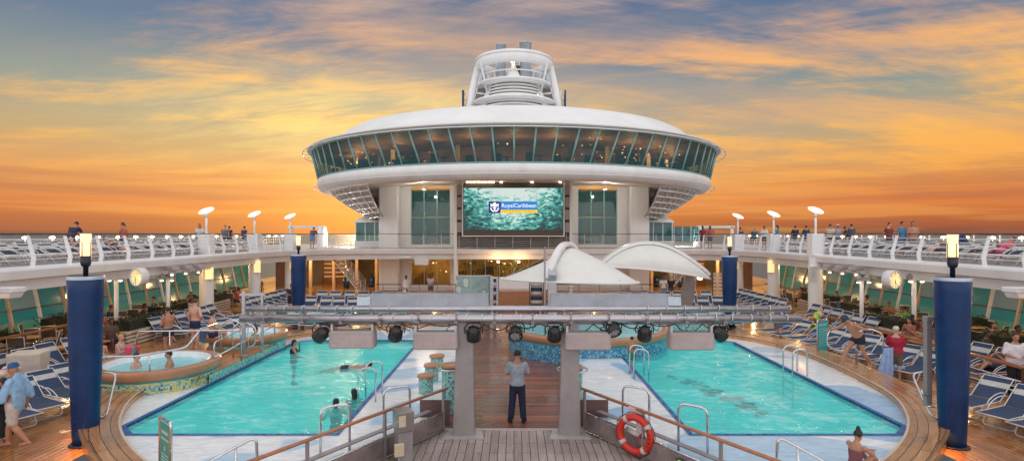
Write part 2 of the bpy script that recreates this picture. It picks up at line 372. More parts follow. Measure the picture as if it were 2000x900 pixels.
    fb=mth('MAXIMUM',rng(Y,.45,-.15),rng(Z,.42,.72))
    col=mix(fb,col,back)
    ns=N.new('ShaderNodeTexSky'); ns.sky_type='NISHITA'; ns.sun_disc=False; ns.sun_elevation=R(4); ns.sun_rotation=R(-13); 
    ad=N.new('ShaderNodeMix'); ad.data_type='RGBA'; ad.blend_type='ADD'; ad.inputs['Factor'].default_value=.012
    L.new(col,ad.inputs['A']); L.new(ns.outputs[0],ad.inputs['B'])
    L.new(ad.outputs['Result'],bg.inputs['Color']); bg.inputs['Strength'].default_value=1.0
sky()
sl=bpy.data.lights.new('sun','SUN'); sl.energy=.9; sl.angle=R(6); sl.color=(1,.66,.36)
so=bpy.data.objects.new('sun',sl); COL.objects.link(so)
so.rotation_euler=Vector((-.22,1,.16)).to_track_quat('Z','Y').to_euler()
def point(name,loc,col,w,r=.12):
    l=bpy.data.lights.new(name,'POINT'); l.energy=w; l.color=col; l.shadow_soft_size=r
    o=bpy.data.objects.new(name,l); COL.objects.link(o); o.location=loc; return o
WARM=(1,.58,.24)

# ------------------------------------------------------------------ sea
def sea_material():
    m=bpy.data.materials.new('sea_water'); m.use_nodes=True; nt,N,L=nodes(m); b=N['Principled BSDF']
    b.inputs['Base Color'].default_value=(.012,.06,.075,1); b.inputs['Roughness'].default_value=.36
    tc=N.new('ShaderNodeTexCoord'); n=N.new('ShaderNodeTexNoise'); n.inputs['Scale'].default_value=.25; n.inputs['Detail'].default_value=8; L.new(tc.outputs['Object'],n.inputs['Vector'])
    bp=N.new('ShaderNodeBump'); bp.inputs['Strength'].default_value=.8; bp.inputs['Distance'].default_value=1; L.new(n.outputs['Fac'],bp.inputs['Height']); L.new(bp.outputs[0],b.inputs['Normal'])
    return m
sea=MB(); sea.sheet([(-20000,-200),(20000,-200),(20000,30000),(-20000,30000)],-24)
tag(sea.build('sea',sea_material()),kind='structure')

# ------------------------------------------------------------------ decks
RIM=[(5.1,9.25),(5.95,9.9),(6.75,10.6),(7.55,11.35),(8.4,12.3),(9.15,13.4),(9.85,14.9),(10.2,16.7),(10.4,19.1),(10.3,21),(9.9,22.6),(9.2,23.8),(8,24.9),(6.5,25.8),(4.7,26.8),(2.6,27.3)]
RIMS=spline(RIM,5)
def rimoff(P,d=None):
    A=offset(P,1.0); n=len(P); out=[]
    for i,(p,a) in enumerate(zip(P,A)):
        w=(.60+.32*min(1,max(0,(i-18)/14))) if d is None else d
        out.append((p[0]+(a[0]-p[0])*w,p[1]+(a[1]-p[1])*w))
    return out
ROUT=rimoff(RIMS)
def mir(P,s): return [(p[0]*s,)+tuple(p[1:]) for p in P]
md=MB()
for (x0,x1,y0,y1) in ((-26,26,-2,10.9),(-26,-9.0,10.9,24.2),(9.0,26,10.9,24.2),(-3.8,3.8,10.9,24.2),(-26,26,24.2,66)):
    md.sheet([(x0,y0),(x1,y0),(x1,y1),(x0,y1)],0)
tag(md.build('main_deck',M['teak']),kind='structure')
wk=MB(); wk.sheet([(-1.9,13.35),(1.9,13.35),(1.9,34),(-1.9,34)],.006)
tag(wk.build('walkway',M['walk']),kind='structure')
pf=MB(); PL=[(-1.9,13.35),(-5.2,7.3),(-5.2,2),(5.2,2),(5.2,7.3),(1.9,13.35)]
pf.prism(PL[::-1][::-1],.0,.03); o=pf.build('platform',M['grey_plank']); tag(o,kind='structure')
ed=MB(); ed.box((0,13.40,.03),(3.9,.10,.05)); o=ed.build('platform_edge',mat('edge_strip',(.5,.42,.38),.5)); tag(o,kind='structure')

def wade_material():
    m=bpy.data.materials.new('wading_floor'); m.use_nodes=True; nt,N,L=nodes(m); b=N['Principled BSDF']
    tc=N.new('ShaderNodeTexCoord')
    n=N.new('ShaderNodeTexNoise'); n.inputs['Scale'].default_value=.28; n.inputs['Detail'].default_value=.5; n.inputs['Distortion'].default_value=1.2; L.new(tc.outputs['Object'],n.inputs['Vector'])
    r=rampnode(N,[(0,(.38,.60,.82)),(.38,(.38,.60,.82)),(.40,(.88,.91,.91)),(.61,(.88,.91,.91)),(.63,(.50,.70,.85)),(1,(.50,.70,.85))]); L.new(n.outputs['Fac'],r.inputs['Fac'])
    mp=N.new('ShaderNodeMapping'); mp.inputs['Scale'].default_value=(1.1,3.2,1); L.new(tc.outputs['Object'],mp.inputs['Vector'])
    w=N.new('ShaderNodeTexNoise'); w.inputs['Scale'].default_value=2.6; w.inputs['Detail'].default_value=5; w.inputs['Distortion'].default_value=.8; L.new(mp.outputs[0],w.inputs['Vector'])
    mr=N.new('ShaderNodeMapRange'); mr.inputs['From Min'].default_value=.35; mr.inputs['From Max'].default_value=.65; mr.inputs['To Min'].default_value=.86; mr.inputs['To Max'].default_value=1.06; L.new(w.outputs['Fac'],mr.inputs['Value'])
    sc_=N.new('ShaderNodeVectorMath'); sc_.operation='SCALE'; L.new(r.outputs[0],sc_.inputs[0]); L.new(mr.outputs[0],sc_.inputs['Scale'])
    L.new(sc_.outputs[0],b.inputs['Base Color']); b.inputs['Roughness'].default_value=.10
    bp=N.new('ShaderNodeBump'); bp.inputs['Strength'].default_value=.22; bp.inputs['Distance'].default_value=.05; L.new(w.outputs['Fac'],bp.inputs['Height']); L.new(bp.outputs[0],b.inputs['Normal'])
    return m
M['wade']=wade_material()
def water_material(name, col, body, deep=.46, s=1.0):
    m=bpy.data.materials.new(name); m.use_nodes=True; nt,N,L=nodes(m); b=N['Principled BSDF']; out=N['Material Output']
    tc=N.new('ShaderNodeTexCoord'); mp=N.new('ShaderNodeMapping'); mp.inputs['Scale'].default_value=(1.0*s,1.7*s,1); mp.inputs['Rotation'].default_value=(0,0,R(12)); L.new(tc.outputs['Object'],mp.inputs['Vector'])
    w=N.new('ShaderNodeTexNoise'); w.inputs['Scale'].default_value=2.2; w.inputs['Detail'].default_value=5; w.inputs['Distortion'].default_value=1.0; w.inputs['Roughness'].default_value=.55; L.new(mp.outputs[0],w.inputs['Vector'])
    big=N.new('ShaderNodeTexNoise'); big.inputs['Scale'].default_value=.35; big.inputs['Detail'].default_value=3; L.new(tc.outputs['Object'],big.inputs['Vector'])
    ad=N.new('ShaderNodeMath'); ad.operation='MULTIPLY_ADD'; ad.inputs[1].default_value=.55; L.new(w.outputs['Fac'],ad.inputs[0]);
    m2=N.new('ShaderNodeMath'); m2.operation='MULTIPLY'; m2.inputs[1].default_value=.45; L.new(big.outputs['Fac'],m2.inputs[0]); L.new(m2.outputs[0],ad.inputs[2])
    r=rampnode(N,[(.36,tuple(c*.84 for c in col)),(.5,col),(.62,body)]); L.new(ad.outputs[0],r.inputs['Fac'])
    L.new(r.outputs[0],b.inputs['Base Color']); b.inputs['Roughness'].default_value=.04; b.inputs['Specular IOR Level'].default_value=.7
    bp=N.new('ShaderNodeBump'); bp.inputs['Strength'].default_value=.34; bp.inputs['Distance'].default_value=.09; L.new(w.outputs['Fac'],bp.inputs['Height']); L.new(bp.outputs[0],b.inputs['Normal'])
    t=N.new('ShaderNodeBsdfTransparent'); t.inputs['Color'].default_value=(.45,.95,.9,1)
    mx=N.new('ShaderNodeMixShader'); mx.inputs[0].default_value=deep; L.new(t.outputs[0],mx.inputs[1]); L.new(b.outputs[0],mx.inputs[2]); L.new(mx.outputs[0],out.inputs['Surface'])
    L.new(r.outputs[0],b.inputs['Emission Color']); b.inputs['Emission Strength'].default_value=.17  # glow of underwater lamps put into the water itself as emission
    return m
M['pool']=water_material('pool_water',(.12,.66,.66),(.62,.94,.92))
M['tubw']=water_material('hot_tub_water',(.25,.62,.68),(.60,.85,.88),.7,2.2)
M['tile_pool']=mat('pool_tile_turquoise',(.12,.62,.60),.4,var=.25,vscale=.6,emit=(.08,.62,.60),estr=.26)  # tile emission stands in for pool lamps, none are modelled
M['reflection_patch']=mat('painted_reflection_dark',(.01,.05,.06),.4,var=.6,vscale=4)  # near-black colour for the painted dark reflection in the right pool
POOL=[(3.9,12.5),(8.3,12.5),(8.8,13.0),(8.8,23.0),(8.2,23.5),(3.9,23.5)]
for s,side in ((-1,'left'),(1,'right')):
    inner=mir(RIMS,s); outer=mir(ROUT,s)
    pool=mir(POOL,s)
    # wading floor
    basin=MB()
    outl=[(1.9*s,13.42)]+[(1.9*s,27.3)]+mir(RIMS[::-1],s)+[(4.95*s,7.85)]
    basin.sheet(outl,.25,[pool])
    basin.wall([(1.9*s,13.42),(1.9*s,27.3)],0.0,.25)
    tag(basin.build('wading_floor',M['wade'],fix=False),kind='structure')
    # pool box, edge tile and water
    pb=MB(); pb.wall(pool,-1.15,.254,True); pb.sheet(pool,-1.15)
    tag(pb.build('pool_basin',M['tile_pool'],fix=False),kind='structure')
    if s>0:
        fm=MB(); rq=random.Random(8)  # dark mottled water reflection, painted as flat patches on the pool floor
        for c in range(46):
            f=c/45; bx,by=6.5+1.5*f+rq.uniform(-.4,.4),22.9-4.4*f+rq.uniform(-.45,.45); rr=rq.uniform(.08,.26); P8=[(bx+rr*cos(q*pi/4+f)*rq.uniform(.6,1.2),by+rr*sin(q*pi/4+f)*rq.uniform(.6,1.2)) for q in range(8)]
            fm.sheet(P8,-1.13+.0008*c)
        tag(fm.build('painted_pool_reflection',M['reflection_patch'],fix=False),kind='structure')
    et=MB(); P=pool; cx=sum(p[0] for p in P)/6; cy=sum(p[1] for p in P)/6
    Q=[(p[0]+(.12 if p[0]>cx else -.12),p[1]+(.12 if p[1]>cy else -.12)) for p in P]
    et.ribbon(P+[P[0]],Q+[Q[0]],.258)
    et.wall(P,.10,.262,True)
    tag(et.build('pool_edge_tiles',M['blue_tile'],fix=True),kind='structure')
    wt=MB()
    x0,x1=min(p[0] for p in P),max(p[0] for p in P)
    wt.sheet(P,.205)
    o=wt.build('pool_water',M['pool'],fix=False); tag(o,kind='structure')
    # teak rim bench round the basin
    rm=MB(); rm.ribbon(inner,outer,.40)
    rm.wall(outer,0,.40); rm.wall(inner,.2,.40); rm.wall([inner[0],outer[0]],0,.40); rm.wall([inner[-1],outer[-1]],0,.4)
    o=rm.build('rim_bench',M['rim_wood'],fix=False); tag(o,'curved teak bench rim round the %s pool basin'%side,'bench')
    oh=MB(); seg=mir(offset(ROUT,.0)[1:28],s); sg2=mir(offset(ROUT,.07)[1:28],s); oh.ribbon(seg,sg2,.404); oh.wall(sg2,.345,.404); oh.build('overhang',M['rim_wood'],o,fix=False)
    rl=MB(); rl.ribbon(mir(offset(ROUT,.012)[2:27],s),mir(offset(ROUT,.055)[2:27],s),.350); rl.build('under_light',emis('under_bench_light',(1,.38,.08),45),o,fix=False)
    lip=MB(); lip.ribbon(inner,mir(offset(RIMS,.05),s),.404); lip.build('light_lip',mat('pale_lip',(.62,.5,.36),.4),o,fix=False)

# ------------------------------------------------------------------ upper deck ring
INN=[(16.4,-1),(16.4,10),(16.4,20),(16.4,30),(16.4,35.5),(16.1,38),(15.2,40.3),(13.7,42.1),(11.6,43.0),(9.5,43.2)]
half=spline(INN,6); PATH=half+[(0,43.2)]+mir(half[::-1],-1)
def sweep(mb,path,prof):
    for (d0,z0),(d1,z1) in zip(prof,prof[1:]):
        A=offset(path,d0); B=offset(path,d1); b=len(mb.v); n=len(path)
        for i in range(n): mb.v+=[(A[i][0],A[i][1],z0),(B[i][0],B[i][1],z1)]
        for i in range(n-1): mb.face((b+2*i,b+2*i+1,b+2*i+3,b+2*i+2))
ud=MB(); ud.sheet(PATH+[(-24.3,-1),(-24.3,62),(24.3,62),(24.3,-1)],3.5)
tag(ud.build('upper_deck',mat('upper_deck_surface',(.5,.46,.43),.6),fix=False),kind='structure')
uc=MB(); uc.sheet(offset(PATH,.25)+[(-24.3,-1),(-24.3,62),(24.3,62),(24.3,-1)],2.80,up=False)
tag(uc.build('deck_ceiling',M['grey_under'],fix=False),kind='structure')
fa=MB(); sweep(fa,PATH,[(.05,3.5),(.0,3.52),(-.28,3.47),(-.30,3.40),(-.22,3.12)])
f1=fa.build('upper_deck_edge',M['white'],fix=False)
fb=MB(); sweep(fb,PATH,[(-.22,3.12),(.10,3.05),(.12,2.70),(.26,2.70),(.26,2.81)])
f2=fb.build('fascia',M['fascia'],f1,fix=False); tag(f1,kind='structure')

# ------------------------------------------------------------------ upper deck railings
def resample(path, step, d0=0):
    out=[]; need=d0; acc=0
    for a,b in zip(path,path[1:]):
        L=math.hypot(b[0]-a[0],b[1]-a[1])
        while need<=acc+L:
            t=(need-acc)/L; dx,dy=(b[0]-a[0])/L,(b[1]-a[1])/L
            out.append((a[0]+dx*L*t,a[1]+dy*L*t,dx,dy)); need+=step
        acc+=L
    return out
def deck_rail(name,label,path,step,blade=True,start=0):
    t=thing(name,label,'railing',(0,0,0))
    P0=offset(path,.0)
    hs=(.22,.40,.58,.76,.93) if blade else (.14,.29,.44,.59,.74,.89)
    r=MB()
    for h in hs:
        lean=.02+.17*max(0,h-.35) if blade else 0
        r.tube([(p[0],p[1],3.5+h) for p in offset(path,lean)],.013 if blade else .016,6)
    r.build('rails',M['white'],t)
    tr=MB(); tr.tube([(p[0],p[1],4.61) for p in offset(path,.14 if blade else 0)],.026,6); tr.build('top_rail',M['dark_rail'],t)
    for (x,y,dx,dy) in resample(path,step,start):
        nx,ny=dy,-dx
        m=MB()
        if blade:
            prof=[(-.24,-.30),(-.20,0),(-.06,.30),(.0,.50),(.18,1.02),(.24,1.02),(.12,.46),(.08,.2),(.06,-.02),(.04,-.30)]
            prof=[(-.05,-.0),(-.10,.28),(-.02,.55),(.13,1.03),(.22,1.03),(.10,.52),(.04,.25),(.09,0)]
            n=len(prof)
            for sgn in (-.03,.03):
                b=len(m.v)
                for (o_,h) in prof: m.v.append((x+nx*o_+dx*sgn,y+ny*o_+dy*sgn,3.5+h))
                m.face([b+k for k in range(n)] if sgn<0 else [b+k for k in range(n)][::-1])
            for k in range(n): l=(k+1)%n; m.face((k,l,n+l,n+k))
        else: m.tube([(x,y,3.5),(x,y,4.6)],.02,6)
        m.build('post',M['white'] if blade else M['frame_white'],t)
    return t
rp=half
side_r=[p for p in half if p[1]<=42.2 and p[1]>=9.9]
off_r=offset(side_r,.10)
deck_rail('deck_railing','white railing with leaning blade posts along the right upper deck',off_r,1.62,True,.4)
deck_rail('deck_railing','white railing with leaning blade posts along the left upper deck',mir(off_r,-1)[::-1],1.62,True,.6)
cross=[(-13.7,42.2),(-11.6,43.1),(-9.5,43.3),(9.5,43.3),(11.6,43.1),(13.7,42.2)]
deck_rail('deck_railing','white tube railing across the balcony under the big video screen',cross,1.35,False,.3)
for s,side in ((-1,'left'),(1,'right')):
    t=thing('outer_railing','dark topped railing at the outboard edge of the %s upper deck'%side,'railing')
    r=MB()
    for h in (.3,.55,.8): r.tube([(23.9*s,8,3.5+h),(23.9*s,60,3.5+h)],.015,5)
    r.build('rails',M['white'],t)
    r=MB(); r.tube([(23.9*s,8,4.58),(23.9*s,60,4.58)],.03,5); r.build('top_rail',M['dark_rail'],t)
    for k in range(32):
        y=9+k*1.6; m=MB(); m.box((23.9*s,y,4.0),(.05,.05,1.1)); m.build('post',M['white'],t)
    nl=0
    for k in range(26):
        y=21.2+k*1.62 if s<0 else 21.8+k*1.62
        q=thing('rail_lamp','small warm lamp on the outboard rail of the %s upper deck, number %d from the near end'%(side,k+1),'lamp',(23.6*s,y,4.42),0,'lamps along the %s outboard rail'%side)
        q['label']='small warm lamp on the outboard rail, %s from the near end, %s upper deck'%(ORD[k],side)
        m=MB(); m.lathe([(0,-.07),(.09,-.06),(.13,0),(.10,.05),(0,.07)],n=10); m.build('bulb',M['lampw'],q)
        m=MB(); m.tube([(0,0,-.9),(0,0,-.06)],.02,6); m.build('stem',M['white'],q)

# ------------------------------------------------------------------ sea facing window walls under the side decks
for s,side in ((-1,'left'),(1,'right')):
    t=thing('window_wall','slanted wall of teal sea windows behind the tables on the %s side'%side,'window',(20.8*s,14,0))
    def W(x,y,z): return (x-20.8*s,y-14,z)
    xb,xt=20.55*s,21.05*s
    lw=MB(); lw.box(W(xb+.1*s,30,.25),(.3,34,.5)); lw.build('sill_wall',M['grey_under'],t)
    bars=MB(); bars.box(W(20.8*s,30,1.42),(.08,34,.06)); bars.box(W(xb,30,.53),(.14,34,.06)); bars.build('cross_bar',M['dark_rail'],t)
    y=13.4; k=0
    while y<46:
        m=MB(); a=Vector(W(xb,y,.5)); b=Vector(W(xt,y,2.82)); 
        m.box((a+b)/2,(.13,.11,(b-a).length),rot=(0,atan2((b-a).x,(b-a).z),0)); m.build('mullion',M['beige'] if k%2 else M['fascia'],t)
        for (z0,z1) in ((.55,1.40),(1.45,2.80)):
            m=MB(); f0=(z0-.5)/2.32; f1=(z1-.5)/2.32; xa=xb+(xt-xb)*f0; xc=xb+(xt-xb)*f1
            m.add([W(xa,y+.09,z0),W(xa,y+1.36,z0),W(xc,y+1.36,z1),W(xc,y+.09,z1)],[(0,1,2,3)])
            m.build('pane',M['pane_pale'] if (z0>1 and k%3==1) else M['pane_sea'],t)
        y+=1.45; k+=1
# ------------------------------------------------------------------ superstructure under the lounge
bd=thing('ship_superstructure','white ship superstructure with glazed bays behind the video screen','building',(0,47.5,0))
def B(p): return (p[0],p[1]-47.5,p[2])
def bbox(name,x0,x1,y0,y1,z0,z1,m,parent=bd,bev=0,org=(0,47.5,0)):
    b=MB(); b.box(((x0+x1)/2-org[0],(y0+y1)/2-org[1],(z0+z1)/2-org[2]),(abs(x1-x0),abs(y1-y0),z1-z0)); return b.build(name,m,parent,bevel=bev)
for s in (-1,1):
    bbox('wall',8.55*s,10.7*s,47.5,48.1,0,8.7,M['white'])
    bbox('corner_pillar',9.35*s,10.95*s,46.3,47.45,0,8.7,M['white'],bev=.12)
    bbox('wall',4.75*s,5.3*s,47.5,48,0,8.7,M['white'])
    bbox('side_wall',10.65*s,10.95*s,48.1,58,2.8,8.7,M['white'])
    bbox('lower_panel',5.3*s,8.55*s,47.52,47.8,0,.38,M['white'])
    bbox('band_panel',5.3*s,8.55*s,47.52,47.8,2.55,3.75,M['white'])
    # upper bay: 3 x 2 panes
    for i in range(3):
        for j in range(2):
            x0=5.3+i*1.083; z0=3.75+j*2.25
            bbox('window_pane',(x0+.03)*s,(x0+1.05)*s,47.62,47.64,z0+.03,z0+2.2,M['glass_teal'])
        bbox('mullion',(5.3+i*1.083-.04)*s,(5.3+i*1.083+.04)*s,47.55,47.66,3.75,8.3,M['teal_frame'])
    bbox('mullion',8.47*s,8.55*s,47.54,47.67,3.75,8.3,M['teal_frame'])
    bbox('transom',5.3*s,8.5*s,47.53,47.6,5.93,6.0,M['teal_frame'])
    for i in range(3):
        x0=5.3+i*1.083
        bbox('window_pane',(x0+.03)*s,(x0+1.05)*s,47.62,47.64,.4,2.54,M['glass_lobby'])
        bbox('mullion',(x0+1.04)*s,(x0+1.10)*s,47.56,47.68,.38,2.56,M['teal_frame'])
bbox('wall',-4.75,4.75,47.5,48,2.75,8.7,M['dark_in'])
bbox('lower_panel',-4.75,4.75,47.52,47.8,0,.38,M['white'])
for i in range(8):
    x0=-4.75+i*1.1875
    bbox('window_pane',x0+.03,x0+1.15,47.62,47.64,.4,2.72,M['glass_lobby'])
    bbox('mullion',x0+1.15,x0+1.21,47.56,47.68,.38,2.72,M['teal_frame'])
# rooms behind the glass
bbox('room_back',-10.6,10.6,52,52.2,0,8.6,M['gold_wall'])
bbox('room_floor',-10.6,10.6,48.1,55,3.4,3.6,M['wood_wall'])
bbox('room_side',-4.8,-4.7,48.1,55,3.6,8.6,M['dark_in']); bbox('room_side',4.7,4.8,48.1,55,3.6,8.6,M['dark_in'])
rnd=random.Random(3)
for k in range(46):
    s=rnd.choice((-1,1)); up=rnd.random()<.5
    x=(rnd.uniform(5.4,8.4))*s if up or rnd.random()<.4 else rnd.uniform(-4.6,4.6)
    z=rnd.choice((4.2,5.0,7.6,7.9,6.8)) if up else rnd.choice((.9,1.4,2.3,2.45,2.1))
    m=MB(); m.lathe([(0,-.05),(.05,-.03),(.06,0),(.04,.04),(0,.05)],(x,rnd.uniform(48.3,51)-47.5,z),8); m.build('room_lamp',M['lampy'] if k%3 else M['lampw'],bd)
# plants and dark blocks inside for depth
for k in range(12):
    x=-4.3+k*.78; m=MB()
    for q in range(60):
        a=rnd.uniform(0,6.28); r=rnd.uniform(0,.5); z=rnd.uniform(.6,2.2); c=Vector((x+cos(a)*r,49.6-47.5+sin(a)*r,z)); d=Vector((rnd.uniform(-1,1),rnd.uniform(-1,1),rnd.uniform(-.3,1))).normalized()*.2; e=Vector((-d.y,d.x,0))*.35
        m.add([c-d,c+e,c+d,c-e],[(0,1,2,3)])
    m.build('indoor_plant',M['foliage'],bd,fix=False)
for k in range(7):
    x=-8.1+k*2.7; bbox('bar_cabinet',x,x+.9,50.6,51.2,0,rnd.uniform(1.1,2.4),M['wood_wall']); bbox('cabinet',x-.2,x+.6,50.9,51.5,3.6,rnd.uniform(5,7.6),M['wood_wall'])
for x in (-6.9,0,6.9): point('lobby_light',(x,49.2,2.2),WARM,210,.1)
for x in (-6.9,6.9): point('bay_light',(x,49.6,6.4),WARM,170,.1); point('bay_light',(x,49.6,4.6),WARM,90,.1)
for x in (-7,7): point('soffit_fill_light',(x,44.2,7.9),(1,.86,.72),170,.06)  # added fill lamps that brighten the underside of the disc
for x in (-13,13): point('bowl_fill_light',(x*1.12,50,4.4),(1,.86,.72),420,.1)  # unseen fill lamps added to brighten the lattice bowl
for x in (-7,7):
    m=MB(); m.box((x,44.25-47.5,8.1),(.3,.3,.12)); m.build('soffit_fill_mount',M['white'],bd)  # box added as a mount for the underside fill lamp

# side lobbies under the upper deck, behind the stairs
for s,side in ((-1,'left'),(1,'right')):
    t=thing('side_lobby','warm lit open lobby with timber walls behind the %s stairs'%side,'building',(14*s,50,0))
    og=(14*s,50,0)
    bbox('back_wall',11*s,20.5*s,56,56.2,0,2.8,M['gold_wall'],t,org=og)
    bbox('timber_panel',15*s,17.4*s,52,52.2,0,2.8,M['wood_wall'],t,org=og)
    bbox('timber_panel',18.4*s,21*s,50.5,50.7,0,2.8,M['wood_wall'],t,org=og)
    bbox('side_wall',10.9*s,11.0*s,48.1,56,0,2.8,M['gold_wall'],t,org=og)
    for j in range(5): bbox('screen_slat',15.2*s,17.2*s,51.9,51.95,.7+j*.38,.84+j*.38,M['planter'],t,org=og)
    fl=MB(); fl.sheet([(-3.2,-5.5),(6.6,-5.5),(6.6,6),(-3.2,6)] if s>0 else [(-6.6,-5.5),(3.2,-5.5),(3.2,6),(-6.6,6)],.006); fl.build('lobby_floor',mat('lobby_floor',(.42,.26,.10),.12,var=.2,coat=.4),t,fix=False)
    for x in (11.9,13.6,15.6,17.6): bbox('column',(x-.11)*s,(x+.11)*s,49.5,49.72,0,2.8,M['beige'],t,org=og)
    point('stair_light',(13*s,47.2,2.4),WARM,200,.25); point('stair_light',(17*s,48.5,2.4),WARM,200,.25)
    for i,(x,y) in enumerate(((14.2,48.6),(12.4,50))):
        p=thing('planter_pot','dark round planter pot with spiky plant, %s lobby, %s one'%(side,('outer','inner')[i]),'plant pot',(x*s,y,0))
        m=MB(); m.lathe([(0,0),(.24,0),(.36,.85),(.32,.85),(.30,.78),(0,.78)],n=16); m.build('pot',M['navy'],p)
        m=MB()
        for q in range(30):
            a=rnd.uniform(0,6.28); l=rnd.uniform(.4,.95); ww=.05
            m.add([(cos(a)*.05-sin(a)*ww,sin(a)*.05+cos(a)*ww,.78),(cos(a)*.05+sin(a)*ww,sin(a)*.05-cos(a)*ww,.78),(cos(a)*l*.5,sin(a)*l*.5,.78+l)],[(0,1,2)])
        m.build('leaves',M['foliage'],p,fix=False)
    # stairs between the decks
    st=thing('staircase','open white staircase with tube rails up from the %s lobby'%side,'stairs',(11.6*s,44.2,0))
    x0,z0,x1,z1=0.2*s,0,2.9*s,3.5
    m=MB()
    for y in (-.1,1.3): 
        a=Vector((x0,y,.0)); b=Vector((x1,y,3.35)); c=(a+b)/2; m.box(c,(.08,.08,(b-a).length),rot=(0,atan2((b-a).x,(b-a).z),0)); 
    for y in (-.1,1.3):
        for d in (-.13,.13): m.tube([(x0,y,.1+d),(x1,y,3.4+d)],.03,5)
    m.build('stringer',M['frame_white'],st)
    m=MB()
    for k in range(14): f=(k+.5)/14; m.box((x0+(x1-x0)*f,.6,3.45*f),(.26,1.4,.05))
    m.build('treads',M['wood_wall'],st)
    m=MB()
    for y in (-.1,1.3):
        for h in (.3,.5,.7,.9): m.tube([(x0,y,.1+h),(x1,y,3.4+h)],.018,5)
        for k in range(6): f=k/5; m.tube([(x0+(x1-x0)*f,y,.1+3.3*f),(x0+(x1-x0)*f,y,1.05+3.3*f)],.022,5)
    m.build('handrail',M['frame_white'],st)

# ------------------------------------------------------------------ observation lounge (the big disc)
CY=50
lg=thing('observation_lounge','huge white disc shaped lounge with a band of leaning windows','building',(0,CY,8))
def D(r,th,z): return (r*sin(th),-r*cos(th),z-8)
roof=[(16.95,10.98),(17.0,11.04),(16.85,11.12),(16.3,11.27),(15.5,11.52),(15.35,11.62),(14.9,11.9),(14.3,12.4),(13.7,12.72),(12,13.15),(10,13.5),(7,14.0),(4,14.4),(0,14.7)]
m=MB(); m.lathe([(r,z-8) for r,z in roof],n=160); m.build('roof',M['roof_white'],lg)
m=MB(); m.lathe([(16.55,10.86-8),(16.8,10.90-8),(17.0,11.04-8)],n=160); m.build('brim',M['fascia'],lg)
m=MB(); m.lathe([(16.2,8.78-8),(16.28,8.6-8),(16.22,8.3-8),(15.95,7.97-8),(15.6,7.86-8)],n=160); m.build('lower_fascia',M['white'],lg)
m=MB(); m.lathe([(15.6,7.86-8),(15.0,7.9-8),(13.2,8.2-8),(8,8.62-8),(0,8.62-8)],n=160); m.build('underside',M['grey_under'],lg)
for (r,z) in ((16.64,10.87),(16.16,8.82)):
    m=MB(); m.tube([D(r,2*pi*k/160,z) for k in range(160)],.07,6,True); m.build('window_ring',M['teal_frame'],lg)
m=MB()
for k in range(160):
    pass
m.tube([D(17.32,2*pi*k/160,10.75) for k in range(160)],.03,5,True)
for k in range(60): m.tube([D(17.32,2*pi*k/60,10.75),D(16.9,2*pi*k/60,10.80)],.02,4)
m.build('brim_rail',M['white'],lg)
m=MB(); m.tube([D(16.5,2*pi*k/160,8.15) for k in range(160)],.025,5,True)
for k in range(60): m.tube([D(16.5,2*pi*k/60,8.15),D(16.1,2*pi*k/60,8.2)],.015,4)
m.build('fascia_rail',M['white'],lg)
def lean(th): 
    a=abs(math.degrees(th)); return th*(1-.14*max(0,1-a/52))
st=R(4.5)
for k in range(-24,25):
    a=k*st; b=(k+1)*st
    m=MB(); m.tube([D(16.65,a,10.87),D(16.15,lean(a),8.82)],.065,5); m.build('mullion',M['teal_frame'],lg)
    if k<24:
        m=MB(); m.add([D(16.12,lean(a),8.82),D(16.12,lean(b),8.82),D(16.62,b,10.87),D(16.62,a,10.87)],[(0,1,2,3)]); m.build('window_pane',M['glass_band'],lg,fix=False)
# inside
AMB=[emis('amber_lamp',(1,.50,.14),2.2),emis('gold_lamp',(1,.70,.30),2.6),emis('red_lamp',(1,.26,.08),1.8)]
m=MB(); m.lathe([(0,.8),(16.05,.8)],n=96); m.build('lounge_floor',M['wood_wall'],lg)
m=MB(); m.lathe([(16.55,2.85),(0,2.87)],n=96); m.build('lounge_ceiling',mat('lounge_ceiling',(.36,.22,.12),.6,var=.3,vscale=.6),lg)
m=MB(); m.lathe([(9.3,.8),(9.3,2.87)],n=96); m.build('core_wall',mat('lounge_core',(.40,.20,.08),.6,var=.5,vscale=.5),lg)
for k in range(16):
    a=-1.5+k*.2; m=MB(); p=D(12.6+.5*(k%3),a,9.5); m.box(p,(.28,.28,1.95)); m.build('inner_column',M['dark_in'] if k%2 else M['gold_wall'],lg)
for k in range(95):
    a=rnd.uniform(-1.5,1.5); r=rnd.uniform(10.2,15.6); z=rnd.choice((10.35,10.5,10.55,10.2,9.25,9.15,9.4,9.9))
    if k%3==0: a=rnd.uniform(.15,.85)
    s=rnd.uniform(.03,.065)
    m=MB(); m.lathe([(0,-s),(s,-s*.4),(s,s*.4),(0,s)],D(r,a,z),7); m.build('lounge_lamp',AMB[k%3],lg)
for k in range(22):
    a=-1.4+k*.133; r=14.6+.5*((k*7)%3-1); p=D(r,a,9.1); m=MB()
    m.box((p[0],p[1],1.03),(.5,.5,.35)); m.box((p[0],p[1]+.22,1.35),(.5,.1,.5)); m.tube([(p[0]+.6,p[1],.8),(p[0]+.6,p[1],1.35)],.05,6); m.disc((p[0]+.6,p[1],1.36),.33,12)
    m.build('lounge_seat',M['dark_in'],lg)
for a in (-1.3,-1.08,-.86,-.64,-.42,-.2,0,.2,.42,.64,.86,1.08,1.3): q=D(13.4,a,10.0); point('lounge_light',(q[0],CY+q[1],q[2]+8),(1,.55,.25),62,.1)
